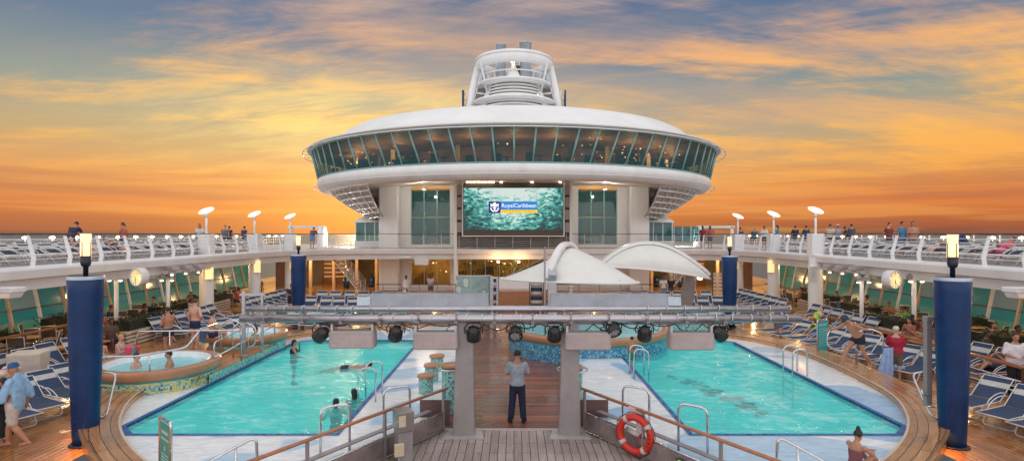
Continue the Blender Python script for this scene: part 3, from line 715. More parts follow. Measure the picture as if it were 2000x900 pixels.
# latticed bowl under the disc, behind the facade
bowl=[(15.2,7.85),(14.9,7.55),(14.4,7.2),(13.9,6.85),(13.3,6.5),(12.8,6.2),(12.2,5.9)]
for s in (-1,1):
    m=MB(); END=R(150); ph=lambda r: math.asin(9.8/r)
    for (r,z) in bowl: m.tube([D(r,s*(ph(r)+(END-ph(r))*k/30),z) for k in range(31)],.07,5)
    for k in range(24):
        f=k/24; m.tube([D(r,s*(ph(r)+(END-ph(r))*f),z) for r,z in bowl],.05,5)
    m.build('lattice_bowl',M['white'],lg)
    m=MB()
    for i in range(len(bowl)-1):
        for k in range(30):
            (r0,z0),(r1,z1)=bowl[i],bowl[i+1]; q=lambda r,k: s*(ph(r)+(END-ph(r))*k/30)
            m.add([D(r0-.1,q(r0,k),z0),D(r0-.1,q(r0,k+1),z0),D(r1-.1,q(r1,k+1),z1),D(r1-.1,q(r1,k),z1)],[(0,1,2,3)],smooth=True)
    m.build('bowl_lining',mat('bowl_lining_paint',(.5,.46,.44),.6),lg)
    # teal glazed cabin beside the pillars
    c=thing('deck_cabin','small teal glazed cabin with curved white roof %s of the screen'%('left' if s<0 else 'right'),'cabin',(12.2*s,49.5,3.5))
    m=MB(); m.box((0,0,.25),(2.6,2,.5)); m.build('cabin_base',M['white'],c)
    m=MB(); m.lathe([(1.55,2.07),(1.55,2.2),(1.2,2.45),(.7,2.62),(0,2.7)],n=24); m.build('cabin_roof',M['white'],c)
    m=MB(); m.box((0,0,1.3),(2.4,1.8,1.6)); m.build('cabin_glass',M['glass_cabin'],c)
    m=MB()
    for x in (-1.2,-.4,.4,1.2): m.box((x,-.93,1.3),(.08,.06,1.6))
    m.build('cabin_mullion',M['white'],c)
    if s>0:
        m=MB(); m.box((2.6,0,1.1),(2.2,.06,1.3)); m.build('wind_screen',M['glass_teal'],c)
        m=MB(); [m.box((1.6+.73*k,-.05,1.1),(.05,.05,1.35)) for k in range(4)]; m.build('screen_post',M['white'],c)

# ------------------------------------------------------------------ funnel and mast on the roof
fn=thing('ship_funnel','white louvred funnel tower with ring collar and two exhaust pipes','funnel',(0,49,14))
def F(x,y,z): return (x,y-49,z-14)
z0,z1=14.3,17.35
for k in range(12):
    f=k/11; z=z0+(z1-z0)*f+.1; r=2.95-.95*f; m=MB()
    m.tube([F(r*sin(a),49-r*.9*cos(a),z) for a in [R(-62+124*i/24) for i in range(25)]],.10,6,flat=.8); m.build('louvre',M['white'],fn)
m=MB()
for s in (-1,1):
    b0,t0=2.62*s,1.78*s; e0,e1=3.25*s,2.05*s
    m.add([F(b0,47.75,z0),F(e0,48.3,z0),F(e1,48.5,z1+.1),F(t0,48.1,z1+.1),F(b0,50,z0),F(e0,50.5,z0),F(e1,50.3,z1+.1),F(t0,50,z1+.1)],[(0,1,2,3),(4,7,6,5),(0,4,5,1),(1,5,6,2),(2,6,7,3),(3,7,4,0)])
m.build('side_panel',M['white'],fn)
m=MB(); m.lathe([(2.5,z0-14),(1.75,z1-14),(0,z1-14)],n=32); m.build('core',M['grey_under'],fn)
m=MB(); m.lathe([(2.85,4.45),(3.15,4.45),(3.32,4.8),(3.3,5.35),(3.1,5.45),(2.75,5.40),(2.65,5.0),(2.85,4.45)],n=64); m.build('collar_ring',M['white'],fn)
m=MB(); m.lathe([(3.33,5.14),(3.36,5.14),(3.36,5.2),(3.33,5.2)],n=64); m.build('ring_trim',M['grey_under'],fn)
for s in (-1,1):
    m=MB(); m.tube([F(4.15*s,48.6,14.0),F(3.05*s,48.6,18.9)],[.36,.27],8); m.build('leg',M['white'],fn)
    m=MB(); m.tube([F(4.0*s,51,14.2),F(2.9*s,51,18.9)],[.34,.26],8); m.build('leg',M['white'],fn)
    m=MB(); m.tube([F(2.75*s,47.2,18.85),F(2.3*s,48.2,16.6)],.09,6); m.tube([F(3.6*s,48.8,15.2),F(2.7*s,48.8,15.1)],.09,6); m.tube([F(3.4*s,48.8,16.6),F(2.4*s,48.8,16.5)],.09,6)
    m.tube([F(3.1*s,48.9,14.4),F(3.1*s,48.9,15.4),F(2.8*s,48.9,15.8)],.1,6); m.build('brace',M['white'],fn)
    m=MB(); m.add([F(3.9*s,49.4,14.2),F(2.9*s,49.4,14.2),F(2.2*s,49.4,17.6),F(2.8*s,49.4,18.4)],[(0,1,2,3)]); m.build('shade_panel',mat('shadow_plate',(.30,.28,.28),.7),fn)  # dark sheet standing in for the shade between leg and cone
    q=thing('antenna_board','tall narrow blue antenna board beside the funnel, %s side'%('left' if s<0 else 'right'),'antenna',(4.25*s,48.5,14))
    m=MB(); m.box((.05*s,0,1.75),(.16,.5,1.9)); m.box((.15*s,0,.7),(.16,.5,.5)); m.build('board',M['navy'],q)
    m=MB()
    for z in (.5,1.2,1.9,2.4): m.tube([(0,0,z),(-.75*s,0,z+.05)],.045,5)
    m.tube([(-.3*s,0,0),(-.3*s,0,2.7)],.05,6); m.tube([(-.6*s,0,2.2),(-.6*s,0,2.9)],.035,5); m.tube([(0,0,0),(0,0,1.2)],.06,5); m.build('bracket',M['white'],q)
for (x,r,zt) in ((-1.15,.42,21.2),(1.0,.52,21.35)):
    m=MB(); m.lathe([(r,17.2-14),(r,zt-14),(r*1.06,zt-14),(r*1.06,zt-13.9),(r*.9,zt-13.9),(r*.9,zt-14.6),(0,zt-14.6)],(x,1.6,0),24); m.build('exhaust_pipe',M['ocean_paint'],fn)
for z,r in ((15.6,3.5),(17.1,3.15)):
    m=MB(); m.lathe([(1.6,z-14),(r,z-14),(r,z-13.86),(1.6,z-13.86)],n=40); m.build('tower_platform',M['white'],fn)
for s in (-1,1):
    for k,(x,z) in enumerate(((2.75,17.6),(2.45,18.0))):
        m=MB(); m.lathe([(.0,-.6),(.14,-.6),(.14,.4),(0,.5)],F(x*s,48.1+.5*k,z),10); m.build('tower_duct',M['ocean_paint'],fn)
m=MB(); m.box(F(.38,50.6,18.4),(.55,.3,2.0)); m.build('vent_box',M['black'],fn)
m=MB(); m.tube([F(2.7*sin(a),49+.2-2.5*cos(a),18.0) for a in [R(-75+150*i/20) for i in range(21)]],.06,6)
for i in range(9):
    a=R(-75+150*i/8)
    if abs(a)>.6: m.tube([F(2.7*sin(a),49.2-2.5*cos(a),18.0),F(2.4*sin(a),49.2-2.3*cos(a),17.0)],.04,5)
m.tube([F(-1,50.3,20.4),F(1,50.3,20.4)],.04,5); m.build('walk_rail',M['white'],fn)
m=MB(); m.lathe([(.62,0),(.5,.35),(.2,1.0),(.12,1.3),(0,1.35)],F(-.05,47.2,17.35),16); m.build('searchlight_cone',M['white'],fn)
m=MB(); m.lathe([(0,-.17),(.13,-.11),(.17,0),(.13,.11),(0,.17)],F(-.1,46.9,18.7),12); m.build('mast_light',M['lampw'],fn)
m=MB(); m.tube([F(-.05,46.0,19.2),F(-.05,46.1,18.2)],.05,5); m.build('light_stay',M['white'],fn)

# ------------------------------------------------------------------ video screen
vs=thing('video_screen','large video screen showing sea waves and a ship line logo','screen',(-.06,42.7,3.5))
def scr():
    m=bpy.data.materials.new('screen_picture'); m.use_nodes=True; nt,N,L=nodes(m); b=N['Principled BSDF']
    tc=N.new('ShaderNodeTexCoord'); mp=N.new('ShaderNodeMapping'); mp.inputs['Scale'].default_value=(1,1,2.2); L.new(tc.outputs['Object'],mp.inputs['Vector'])
    n=N.new('ShaderNodeTexNoise'); n.inputs['Scale'].default_value=2.0; n.inputs['Detail'].default_value=9; n.inputs['Distortion'].default_value=1.0; n.inputs['Roughness'].default_value=.62; L.new(mp.outputs[0],n.inputs['Vector'])
    sx=N.new('ShaderNodeSeparateXYZ'); L.new(tc.outputs['Object'],sx.inputs[0])
    ax=N.new('ShaderNodeMath'); ax.operation='ABSOLUTE'; L.new(sx.outputs[0],ax.inputs[0])
    # brighter in the middle and along the top
    a=N.new('ShaderNodeMath'); a.operation='MULTIPLY_ADD'; a.inputs[1].default_value=-.06; a.inputs[2].default_value=.10; L.new(ax.outputs[0],a.inputs[0])
    zz=N.new('ShaderNodeMapRange'); zz.inputs['From Min'].default_value=1.4; zz.inputs['From Max'].default_value=4.6; zz.inputs['To Min'].default_value=-.03; zz.inputs['To Max'].default_value=.18; L.new(sx.outputs[2],zz.inputs['Value'])
    ad=N.new('ShaderNodeMath'); L.new(n.outputs['Fac'],ad.inputs[0]); L.new(a.outputs[0],ad.inputs[1]); ad2=N.new('ShaderNodeMath'); L.new(ad.outputs[0],ad2.inputs[0]); L.new(zz.outputs[0],ad2.inputs[1])
    r=rampnode(N,[(.40,(.005,.05,.05)),(.46,(.01,.16,.15)),(.52,(.05,.38,.34)),(.60,(.25,.68,.60)),(.64,(.75,.88,.82))]); L.new(ad2.outputs[0],r.inputs['Fac'])
    b.inputs['Base Color'].default_value=(.02,.02,.02,1); b.inputs['Roughness'].default_value=.4
    L.new(r.outputs[0],b.inputs['Emission Color']); b.inputs['Emission Strength'].default_value=.85
    return m
m=MB(); m.box((0,.1,2.93),(7.45,.12,3.9)); m.build('screen_casing',mat('screen_border',(.10,.08,.06),.5),vs)
m=MB(); m.box((0,.02,2.97),(7.4,.03,3.1)); m.build('screen_picture',scr(),vs)
m=MB(); m.box((0,.03,.95),(7.6,.12,.07)); m.build('screen_sill',M['white'],vs)
m=MB(); m.tube([(-4.25,-.05,5.02),(4.25,-.05,5.02)],.06,6)
for x in (-1.2,1.55): m.tube([(x,-.05,5.02),(x,-.05,5.25)],.05,5)
m.build('top_bar',M['white'],vs)
for x in [-3.4+.27*i for i in range(8)]+[-.9,1.4,3.5]:
    m=MB(); m.box((x,-.1,4.93),(.18,.12,.07)); m.build('bar_light',M['lampw'],vs)
for s in (-1,1):
    m=MB(); m.box((4.30*s,0,1.0),(.2,.2,8.9)); m.build('upright',M['white'],vs)
    m=MB(); m.box((3.78*s,0,2.95),(.09,.15,4.0)); m.build('upright',M['white'],vs)
    for k in range(4):
        m=MB(); m.box((4.03*s,-.02,1.6+k*.93),(.34,.2,.74)); m.build('line_speaker',M['speaker'],vs,bevel=.02)
# logo panel
yl=-.022
def panel(name,x0,x1,z0,z1,m,y=yl,parent=vs):
    b=MB(); b.add([(x0,y,z0),(x1,y,z0),(x1,y,z1),(x0,y,z1)],[(0,1,2,3)]); return b.build(name,m,parent,fix=False)
lb=emis('logo_blue',(.015,.22,.62),.8); ln=emis('logo_navy',(.01,.02,.20),.8); ly=emis('logo_yellow',(.95,.62,.02),.8); lw=emis('logo_white',(.9,.9,.95),.9); ld=emis('logo_grey',(.25,.2,.05),.4)
lx0,lx1,lz0,lz1=-1.83,1.80,2.66,3.52; zs=2.90; xs=-.94
panel('logo_field',lx0,xs,lz0,lz1,ln); panel('logo_field',xs,lx1,zs,lz1,lb); panel('logo_field',xs,lx1,lz0,zs,ly)
def text(name,body,size,loc,m,parent,rot=(pi/2,0,0),align='CENTER',width=None,extr=.002,space=1):
    c=bpy.data.curves.new(name,'FONT'); c.body=body; c.size=size; c.align_x=align; c.align_y='CENTER'; c.extrude=extr; c.space_character=space; c.resolution_u=2
    t=bpy.data.objects.new(name,c); COL.objects.link(t); dg=bpy.context.evaluated_depsgraph_get(); me=bpy.data.meshes.new_from_object(t.evaluated_get(dg)); bpy.data.objects.remove(t)
    me.materials.clear(); me.materials.append(m); me.name=name
    if width and me.vertices:
        xs_=[v.co.x for v in me.vertices]; w=max(xs_)-min(xs_)
        for v in me.vertices: v.co.x*=width/w
    o=link(name,me,parent); o.location=loc; o.rotation_euler=rot; return o
text('logo_name','RoyalCaribbean',.42,(.43,yl-.006,3.21),lw,vs,width=2.55)
text('logo_word','INTERNATIONAL',.2,(.43,yl-.006,2.78),ld,vs,width=2.5,space=1.4)
# crown and anchor emblem
e=MB(); ex=(lx0+xs)/2; ez=3.09; y=yl-.006
def E(ps): e.add([(ex+a,y,ez+b) for a,b in ps],[tuple(range(len(ps)))])
E([(-.3,.05),(.3,.05),(.3,.13),(-.3,.13)]); E([(-.3,.13),(-.26,.13),(-.22,.2),(-.32,.32)]); E([(-.24,.13),(-.08,.13),(-.2,.30)]) ; E([(.3,.13),(.32,.32),(.22,.2),(.26,.13)]); E([(.24,.13),(.2,.30),(.08,.13)]); E([(-.09,.13),(.09,.13),(.12,.3),(0,.38),(-.12,.3)])
E([(-.05,.05),(-.05,-.30),(.05,-.30),(.05,.05)]); E([(-.14,-.03),(-.14,-.08),(.14,-.08),(.14,-.03)])
for s in (-1,1):
    P=[(s*(.05+.25*sin(a)),-.12-.22*cos(a)) for a in [0,.35,.7,1.05,1.4]]; Q=[(s*(.05+.17*sin(a)),-.10-.14*cos(a)) for a in [0,.35,.7,1.05,1.4]]
    for i in range(4): E([P[i],P[i+1],Q[i+1],Q[i]])
    E([(s*.2,-.12),(s*.34,-.14),(s*.31,.02)])
e.build('logo_emblem',lw,vs,fix=False)
# ------------------------------------------------------------------ blue lantern columns
def lantern(t,z0,s=1.0):
    m=MB(); m.lathe([(.0,z0),(.05,z0),(.05,z0+.20),(.08,z0+.22),(.10,z0+.28),(.10,z0+.44),(.0,z0+.44)],n=16); m.build('lantern_stem',M['blackmetal'],t)
    m=MB(); m.lathe([(.0,z0+.44),(.105,z0+.44),(.105,z0+.72),(.0,z0+.72)],n=16); m.build('lantern_glass',M['lamp'],t)
    m=MB(); m.lathe([(.10,z0+.72),(.108,z0+.93),(.10,z0+.93),(.0,z0+.92)],n=16); m.build('lantern_top',mat('lantern_upper_glass',(.95,.72,.5),.3,emit=(1,.62,.35),estr=.75),t)
    m=MB(); 
    for a in (0,pi/2,pi,3*pi/2): m.box((.11*cos(a),.11*sin(a),z0+.58),(.012,.012,.30))
    m.build('lantern_cage',M['blackmetal'],t)
for (x,y,r,zt,lab) in ((-9.41,12.6,.345,3.66,'tall tapered blue column with lantern in the left foreground'),(9.56,12.5,.345,3.64,'tall tapered blue column with lantern in the right foreground'),(-10.9,29,.39,3.56,'blue lantern column behind the left pool, before the loungers'),(10.75,28.6,.39,3.52,'blue lantern column behind the right pool, near the striped canopy leg')):
    t=thing('blue_column',lab,'column',(x,y,0))
    m=MB(); pr=[]
    for i in range(13): f=i/12; pr.append((r*(.70+.30*f**.8),zt*f))
    m.lathe([(0,0)]+pr+[(r*.97,zt+.02),(0,zt+.02)],n=40); m.build('column_body',M['navy'],t)
    m=MB(); m.lathe([(r*1.0,zt-.05),(r*1.01,zt),(r*.97,zt+.025)],n=40); m.build('cap_ring',M['ocean_paint'],t)
    m=MB(); m.lathe([(0,.004),(r*.70+.07,.004),(r*.70+.07,.03),(r*.70+.005,.035)],n=32); m.build('base_plate',M['blackmetal'],t)
    for zz in (.34*zt,.70*zt):
        rz_=r*(.70+.30*(zz/zt)**.8); m=MB(); m.lathe([(rz_-.004,zz-.010),(rz_+.004,zz-.006),(rz_+.004,zz+.006),(rz_-.004,zz+.010)],n=32); m.build('seam_band',M['navy'],t)
    lantern(t,zt+.02)

# ------------------------------------------------------------------ white side pillars carrying the upper deck, with tilted reflector lamps
for s,side in ((-1,'left'),(1,'right')):
    for k,(x,y) in enumerate(((16.95,31.6),(16.7,36.9),(16.0,41.0))):
        if s>0 and k==0: x=16.3; y=31.0
        t=thing('deck_pillar','white pillar with yellow louvre lamps, %s side, %s from the camera'%(side,ORD[k]),'pillar',(x*s,y,0),0)
        ir=-s
        m=MB(); m.lathe([(.38,0),(.36,2.2),(.34,3.6)],n=24); m.build('shaft',M['white'],t)
        m=MB(); m.box((.0,0,4.02),(.66,.62,1.2)); m.box((0,0,3.2),(.34,.34,.5),taper=1.7); m.build('pillar_head',M['white'],t,bevel=.03)
        m=MB()
        for q in range(9): m.box((ir*-.36,-.02,3.55+q*.125),(.30,.66,.03))
        m.build('head_slats',M['fascia'],t)
        lit=not(s>0 and k==0)
        for (z,h) in ((2.1,.85),(.12,.42)):
            m=MB(); m.box((ir*.28,-.24,z+h/2),(.30,.28,h*.9)); 
            if lit or z<1: m.build('wall_lamp',M['lampy'],t)
            m=MB()
            for q in range(int(h/.1)): m.box((ir*.28,-.24,z+.05+q*.1),(.34,.32,.02))
            m.build('lamp_louvre',M['white'],t)
        m=MB(); m.tube([(0,0,4.6),(0,0,5.5)],[.07,.055],8); m.tube([(0,0,5.5),(.0,-.02,5.75)],[.055,.10],8); m.build('lamp_pole',M['white'],t)
        m=MB(); m.lathe([(0,-.02),(.40,0),(.42,.03),(.38,.06),(0,.04)],n=20,M=Matrix.Translation((0,0,5.86))@Matrix.Rotation(R(-26 if s<0 else 26),4,'Y')@Matrix.Rotation(R(-4),4,'X')); m.build('reflector',emis('reflector_lit',(1,.93,.84),1.0),t)
    # thin white posts with flood lamps under the deck edge
    for k,(px,y,z) in enumerate((((227,24.5,2.75),(328,27,2.55)) if s<0 else ((1683,26,2.55),(1785,24,2.75)))):
        x=gx(px,y)
        t=thing('lamp_post','slim white post with small flood lamps, %s side, %s from the camera'%(side,'nearer' if abs(px-1004)>760 else 'farther'),'post',(x,y,0))
        m=MB(); m.tube([(0,0,0),(0,0,z)],.085,12); m.build('pole',M['frame_white'],t)
        m=MB()
        for dx,dy in ((-.22,-.1),(.22,-.05)): m.lathe([(0,-.14),(.12,-.10),(.16,.02),(.06,.12),(0,.13)],(dx,dy,z+.08),12)
        m.box((0,0,z),(.5,.2,.10)); m.build('flood_lamp',M['speaker'],t)
        m=MB(); m.lathe([(0,-.05),(.07,-.03),(.08,0),(0,.02)],(-.22*1,-.12,z-.12),10); m.lathe([(0,-.05),(.07,-.03),(.08,0),(0,.02)],(.26,-.12,z-.12),10); m.build('bulb',M['lampw'],t)
    # clock
    cx,cy,cz=(gx(266,23.3),23.3,2.86) if s<0 else (gx(1748,23.0),23.0,2.78)
    t=thing('deck_clock','round lit deck clock hung on the %s upper deck edge'%side,'clock',(cx,cy,cz),R(22)*(-s)*-1)
    MX=Matrix.Rotation(R(90),4,'X')
    m=MB(); m.lathe([(0,.42),(.24,.40),(.36,.30),(.38,0),(.38,-.02),(.34,-.03),(.33,.0),(0,.0)],n=32,M=Matrix.Rotation(R(-90),4,'X')); m.build('clock_case',M['fascia'],t)
    m=MB(); m.lathe([(0,0),(.33,0)],(0,-.012,0),32,M=MX); m.build('clock_face',M['clockf'],t)
    m=MB()
    for h in range(12): a=h*pi/6; m.box((.28*sin(a),-.02,.28*cos(a)),(.018,.006,.055),rot=(0,a,0))
    m.build('hour_marks',M['black'],t)
    for a,l,w in ((R(188),.15,.026),(R(184) if s<0 else R(176),.24,.016)):
        m=MB(); m.box((l/2*sin(a),-.026,l/2*cos(a)),(w,.006,l),rot=(0,a,0)); m.build('clock_hand',M['black'],t)
    m=MB(); m.tube([(0,.35,0),(.9*s,.5,.05)],.06,8); m.build('clock_arm',M['fascia'],t)
    # cluster of grey flood lamps on the deck edge
    for k in range(3):
        y=26.6+k*1.1; t=thing('flood_light','grey flood light fixed to the %s upper deck edge, %s from the camera'%(side,ORD[k]),'lamp',(15.85*s,y,3.02-.02*k),R(20)*s)
        m=MB(); m.box((0,0,0),(.62,.42,.20),taper=.8); m.lathe([(0,-.18),(.13,-.13),(.17,0),(.10,.13),(0,.16)],(-.1*s,-.1,-.22),12); m.build('lamp_housing',M['speaker'],t,bevel=.03)
        m=MB(); m.lathe([(0,-.03),(.06,-.02),(.06,.02),(0,.03)],(-.22*s,-.2,-.3),8); m.build('bulb',M['lampw'],t)
        m=MB(); m.box((.25*s,0,.05),(.5,.06,.06)); m.build('bracket',M['white'],t)
    y=17.8; t=thing('edge_speaker','flat white speaker box under the near %s deck edge'%side,'speaker',(15.95*s,y,2.88),R(8)*s)
    m=MB(); m.box((0,0,0),(1.35,.5,.16)); m.box((0,0,-.17),(1.1,.4,.18),taper=1.15); m.build('speaker_case',M['fascia'],t,bevel=.03)
    # ceiling lamps and warm light under the side decks
    for k in range(9):
        y=16+k*3.4; m=MB(); t=thing('ceiling_lamp','warm ceiling lamp under the %s deck, %s from the camera'%(side,ORD[k]),'lamp',(19.0*s,y,2.72))
        m.lathe([(0,.04),(.10,.04),(.13,-.02),(.08,-.07),(0,-.09)],n=12); m.build('lamp_glass',M['lampw'],t)
        m=MB(); m.lathe([(0,.10),(.16,.09),(.16,.03),(.13,.0)],n=12); m.build('lamp_rim',M['white'],t)
        if k%2==0: point('table_light',(18.2*s,y+.4,2.45),WARM,75,.06)

# ------------------------------------------------------------------ hot tubs
def tub(x,y,r,zr,label,wall,zb=0.0,n=56,water=None):
    t=thing('hot_tub',label,'hot tub',(x,y,0))
    m=MB(); m.lathe([(r-.09,zb),(r-.08,zr-.24)],n=n); m.build('mosaic_wall',wall,t)
    m=MB(); m.lathe([(r-.08,zr-.26),(r-.01,zr-.22),(r,zr-.04),(r-.02,zr),(r-.26,zr+.01),(r-.28,zr-.03)],n=n); m.build('rim',M['rim_ring'],t)
    m=MB(); m.lathe([(r-.28,zr-.0),(r-.30,zr-.12),(r-.62,zr-.30),(r-.66,zr-.7),(0,zr-.8)],n=n); m.build('shell',mat('tub_shell_white',(.78,.82,.84),.25),t)
    m=MB(); m.lathe([(r-.27,zr-.235),(r-.07,zr-.265)],n=n); 
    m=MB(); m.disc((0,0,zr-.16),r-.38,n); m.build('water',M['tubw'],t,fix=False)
    m=MB(); m.lathe([(r-.07,zr-.30),(r-.065,zr-.24)],n=n); m.build('teal_trim',mat('teal_trim',(.03,.25,.27),.3),t)
    return t
tub(-10.5,16.95,1.66,.87,'near left hot tub with yellow green mosaic wall, two men bathing',M['mosaic_warm'])
tub(-10.15,21.9,1.42,.86,'farther left hot tub with teal mosaic wall, beside the loungers',M['mosaic_teal'])
tub(2.95,23.2,3.25,.92,'wide central hot tub with orange rim and blue mosaic wall',M['mosaic_blue'],.0,80)
# mosaic end wall of the right pool
t=thing('pool_end_wall','low green mosaic wall at the far end of the right pool','wall',(6.9,24.6,0))
m=MB(); A=[(5.6-6.9,23.75-24.6),(7.2-6.9,24.0-24.6),(8.4-6.9,24.0-24.6)]; m.wall(A,.2,.92); m.build('mosaic_face',M['mosaic_teal'],t,fix=False)
m=MB(); m.ribbon([(a[0],a[1]-.04) for a in A],[(a[0]+.1,a[1]+.5) for a in A],.93); m.build('wall_cap',M['rim_wood'],t,fix=False)
# plank landing between the left tubs
t=thing('tub_landing','raised teak landing between the two left hot tubs','steps',(-10.4,19.3,0))
m=MB(); m.sheet([(-1.6,-3.1),(1.50,-3.1),(1.50,2.3),(-1.6,2.3)],.5); m.build('landing_planks',M['teak'],t,fix=False)
m=MB(); m.wall([(1.52,-2.6),(1.52,2.3),(.6,2.35)],.05,.497); m.build('mosaic_side',M['mosaic_teal'],t,fix=False)

# ------------------------------------------------------------------ mosaic bar stools and standing tables
for k,(x,y) in enumerate(((-2.42,15.75),(-2.44,17.0),(-2.46,18.3))):
    t=thing('bar_stool','round mosaic stool with wooden seat, %s of three by the left walkway'%('nearest','middle','farthest')[k],'stool',(x,y,.25),0,'mosaic stools in the wading pool')
    m=MB(); m.lathe([(.20,0),(.20,.44)],n=24); m.build('mosaic_base',M['mosaic_teal'],t)
    m=MB(); m.lathe([(0,.43),(.235,.43),(.245,.46),(.235,.50),(0,.505)],n=24); m.build('seat',M['rim_ring'],t)
for k,(x,y,side) in enumerate(((-1.62,14.95,'left'),(1.50,14.75,'right'))):
    t=thing('standing_table','tall mosaic table with wooden top and steel ring, %s of the walkway'%side,'table',(x,y,0),0)
    m=MB(); m.lathe([(.26,0),(.26,1.12)],n=28); m.build('mosaic_base',M['mosaic_teal'],t)
    m=MB(); m.lathe([(0,1.14),(.27,1.14),(.28,1.18),(.27,1.22),(0,1.225)],n=28); m.build('table_top',M['rim_ring'],t)
    m=MB(); m.tube([(.39*cos(a),.39*sin(a),1.13) for a in [2*pi*i/28 for i in range(28)]],.022,6,True)
    for a in (0.5,2.6,4.7): m.tube([(.26*cos(a),.26*sin(a),1.10),(.39*cos(a),.39*sin(a),1.13)],.014,5)
    m.build('steel_ring',M['steel'],t)

# ------------------------------------------------------------------ lighting gantry
gt=thing('lighting_gantry','long aluminium pipe gantry on two tapered grey legs across the walkway','gantry',(0,13.1,0))
for x,s in ((-1.13,-1),(1.27,1)):
    m=MB(); m.add([(x-.26,-.16,0),(x+.24,-.16,0),(x+.24,.16,0),(x-.26,.16,0),(x-.17+s*-.0,-.12,2.66),(x+.19,-.12,2.66),(x+.19,.12,2.66),(x-.17,.12,2.66)],[(3,2,1,0),(4,5,6,7),(0,1,5,4),(1,2,6,5),(2,3,7,6),(3,0,4,7)])
    m.build('leg',M['grey_paint'],gt,bevel=.02)
    m=MB(); m.prism([(x-.48,-.32),(x+.46,-.32),(x+.36,.26),(x-.38,.26)],.032,.06); m.build('base_plate',mat('base_plate',(.45,.40,.38),.5),gt)
m=MB(); m.tube([(-6.15,.1,2.88),(6.35,.1,2.88)],.075,14); m.build('upper_pipe',M['alu'],gt)
m=MB(); m.tube([(-6.15,-.18,2.70),(6.45,-.18,2.70)],.095,16); m.build('lower_pipe',M['alu'],gt)
m=MB(); m.box((0.25,-.02,2.585),(9.3,.10,.08)); m.build('lamp_bar',M['grey_paint'],gt)
m=MB()
for k in range(23): x=-6+k*.55; m.tube([(x,.1,2.86),(x,-.18,2.72)],.025,5)
m.build('lattice',M['alu'],gt)
for k in range(14):
    x=-5.6+k*.86; m=MB(); m.box((x,-.18,2.63),(.07,.25,.06)); m.box((x,-.18,2.80),(.05,.12,.03)); m.tube([(x,-.30,2.60),(x,-.30,2.80)],.012,5); m.build('pipe_clamp',M['grey_paint'],gt)
m=MB(); rr=random.Random(5)
for k in range(62):
    x=-5.9+k*.20+rr.uniform(-.04,.04); up=k%2; rad=.084 if up else .104; cy,cz=(.1,2.88) if up else (-.18,2.70)
    if not up and x<-3.0: continue
    if up and -2.7<x<3: continue
    m=MB(); m.tube([(x+.05*(i/5),cy+rad*cos(R(200)-R(220)*i/5),cz+rad*sin(R(200)-R(220)*i/5)) for i in range(6)],.010,4); m.build('cable_tie',M['frame_white'],gt)
m=MB()
for k in range(15):
    x0=-4.4+k*.62; P=[]
    for i in range(7):
        f=i/6; P.append((x0+f*.62,-.08,2.56-.05*sin(pi*f)*(1+(k*7)%4)))
    m.tube(P,.011,4)
for k in range(11):
    x0=-4.2+k*.87+.1*((k*3)%4); m.tube([(x0+.05*sin(q*1.3),-.1,2.56-.03*q) for q in range(6)],.009,4)
m.build('cables',M['black'],gt)
for (x0,x1,sd) in ((-3.62,-.58,'left'),(.83,3.85,'right')):
    t=thing('screen_cassette','long galvanised cassette box lying on the gantry, %s half'%sd,'box',((x0+x1)/2,13.35,2.93))
    L_=(x1-x0)/2; m=MB(); m.add([(-L_,-.18,0),(L_,-.18,0),(L_,.18,0),(-L_,.18,0),(-L_+(.28 if sd=='left' else .02),-.12,.29),(L_-(.02 if sd=='left' else .28),-.12,.29),(L_-(.02 if sd=='left' else .28),.12,.29),(-L_+(.28 if sd=='left' else .02),.12,.29)],[(3,2,1,0),(4,5,6,7),(0,1,5,4),(1,2,6,5),(2,3,7,6),(3,0,4,7)])
    m.build('case',mat('galvanised_sheet',(.30,.32,.36),.42,.35,var=.16,vscale=3,bump=.06,bscale=8),t,bevel=.012)
    ex_=(-L_+.16) if sd=='left' else (L_-.16)
    m=MB(); m.box((ex_,-.16,.13),(.3,.02,.2),rot=(R(-12),0,0)); m.build('end_cap',M['ocean_paint'],t)
def stage_light(px,py,tilt,pan,lab):
    y=12.92; x=gx(px,y); z=gz(py,y)
    t=thing('stage_light',lab,'stage light',(x,y,z),0,'stage lights on the gantry')
    T=Matrix.Rotation(R(pan),4,'Z')@Matrix.Rotation(R(tilt),4,'X')
    m=MB(); m.lathe([(0,.17),(.09,.16),(.12,.10),(.155,.02),(.165,-.14),(.15,-.15),(.148,-.12),(0,-.12)],n=20,M=T)
    for a in range(8): m.box((.15*cos(a*pi/4),.15*sin(a*pi/4),.0),(.02,.02,.22),M=T,rot=(0,0,a*pi/4))
    m.build('lamp_body',M['black'],t)
    m=MB()
    for i in range(-3,4):
        for j in range(-3,4):
            if i*i+j*j<9.5: m.lathe([(.013,-.126),(.012,-.135),(0,-.14)],(0,0,0),6,M=T@Matrix.Translation((i*.037+(j%2)*.018,j*.034,0)))
    m.build('led_lenses',mat('led_lens',(.55,.55,.58),.2,.3),t)
    m=MB(); m.tube([(-.19,0,0),(-.21,0,.12),(-.12,0,.24),(.12,0,.24),(.21,0,.12),(.19,0,0)],.014,6,flat=1); m.tube([(0,0,.24),(0,.02,max(.26,2.56-z))],.02,6); m.build('yoke',M['black'],t)
    m=MB(); m.tube([(.08,0,.15),(.3,.02,.05),(.36,.02,.2),(.3,0,2.56-z)],.010,5); m.build('cable',M['black'],t)
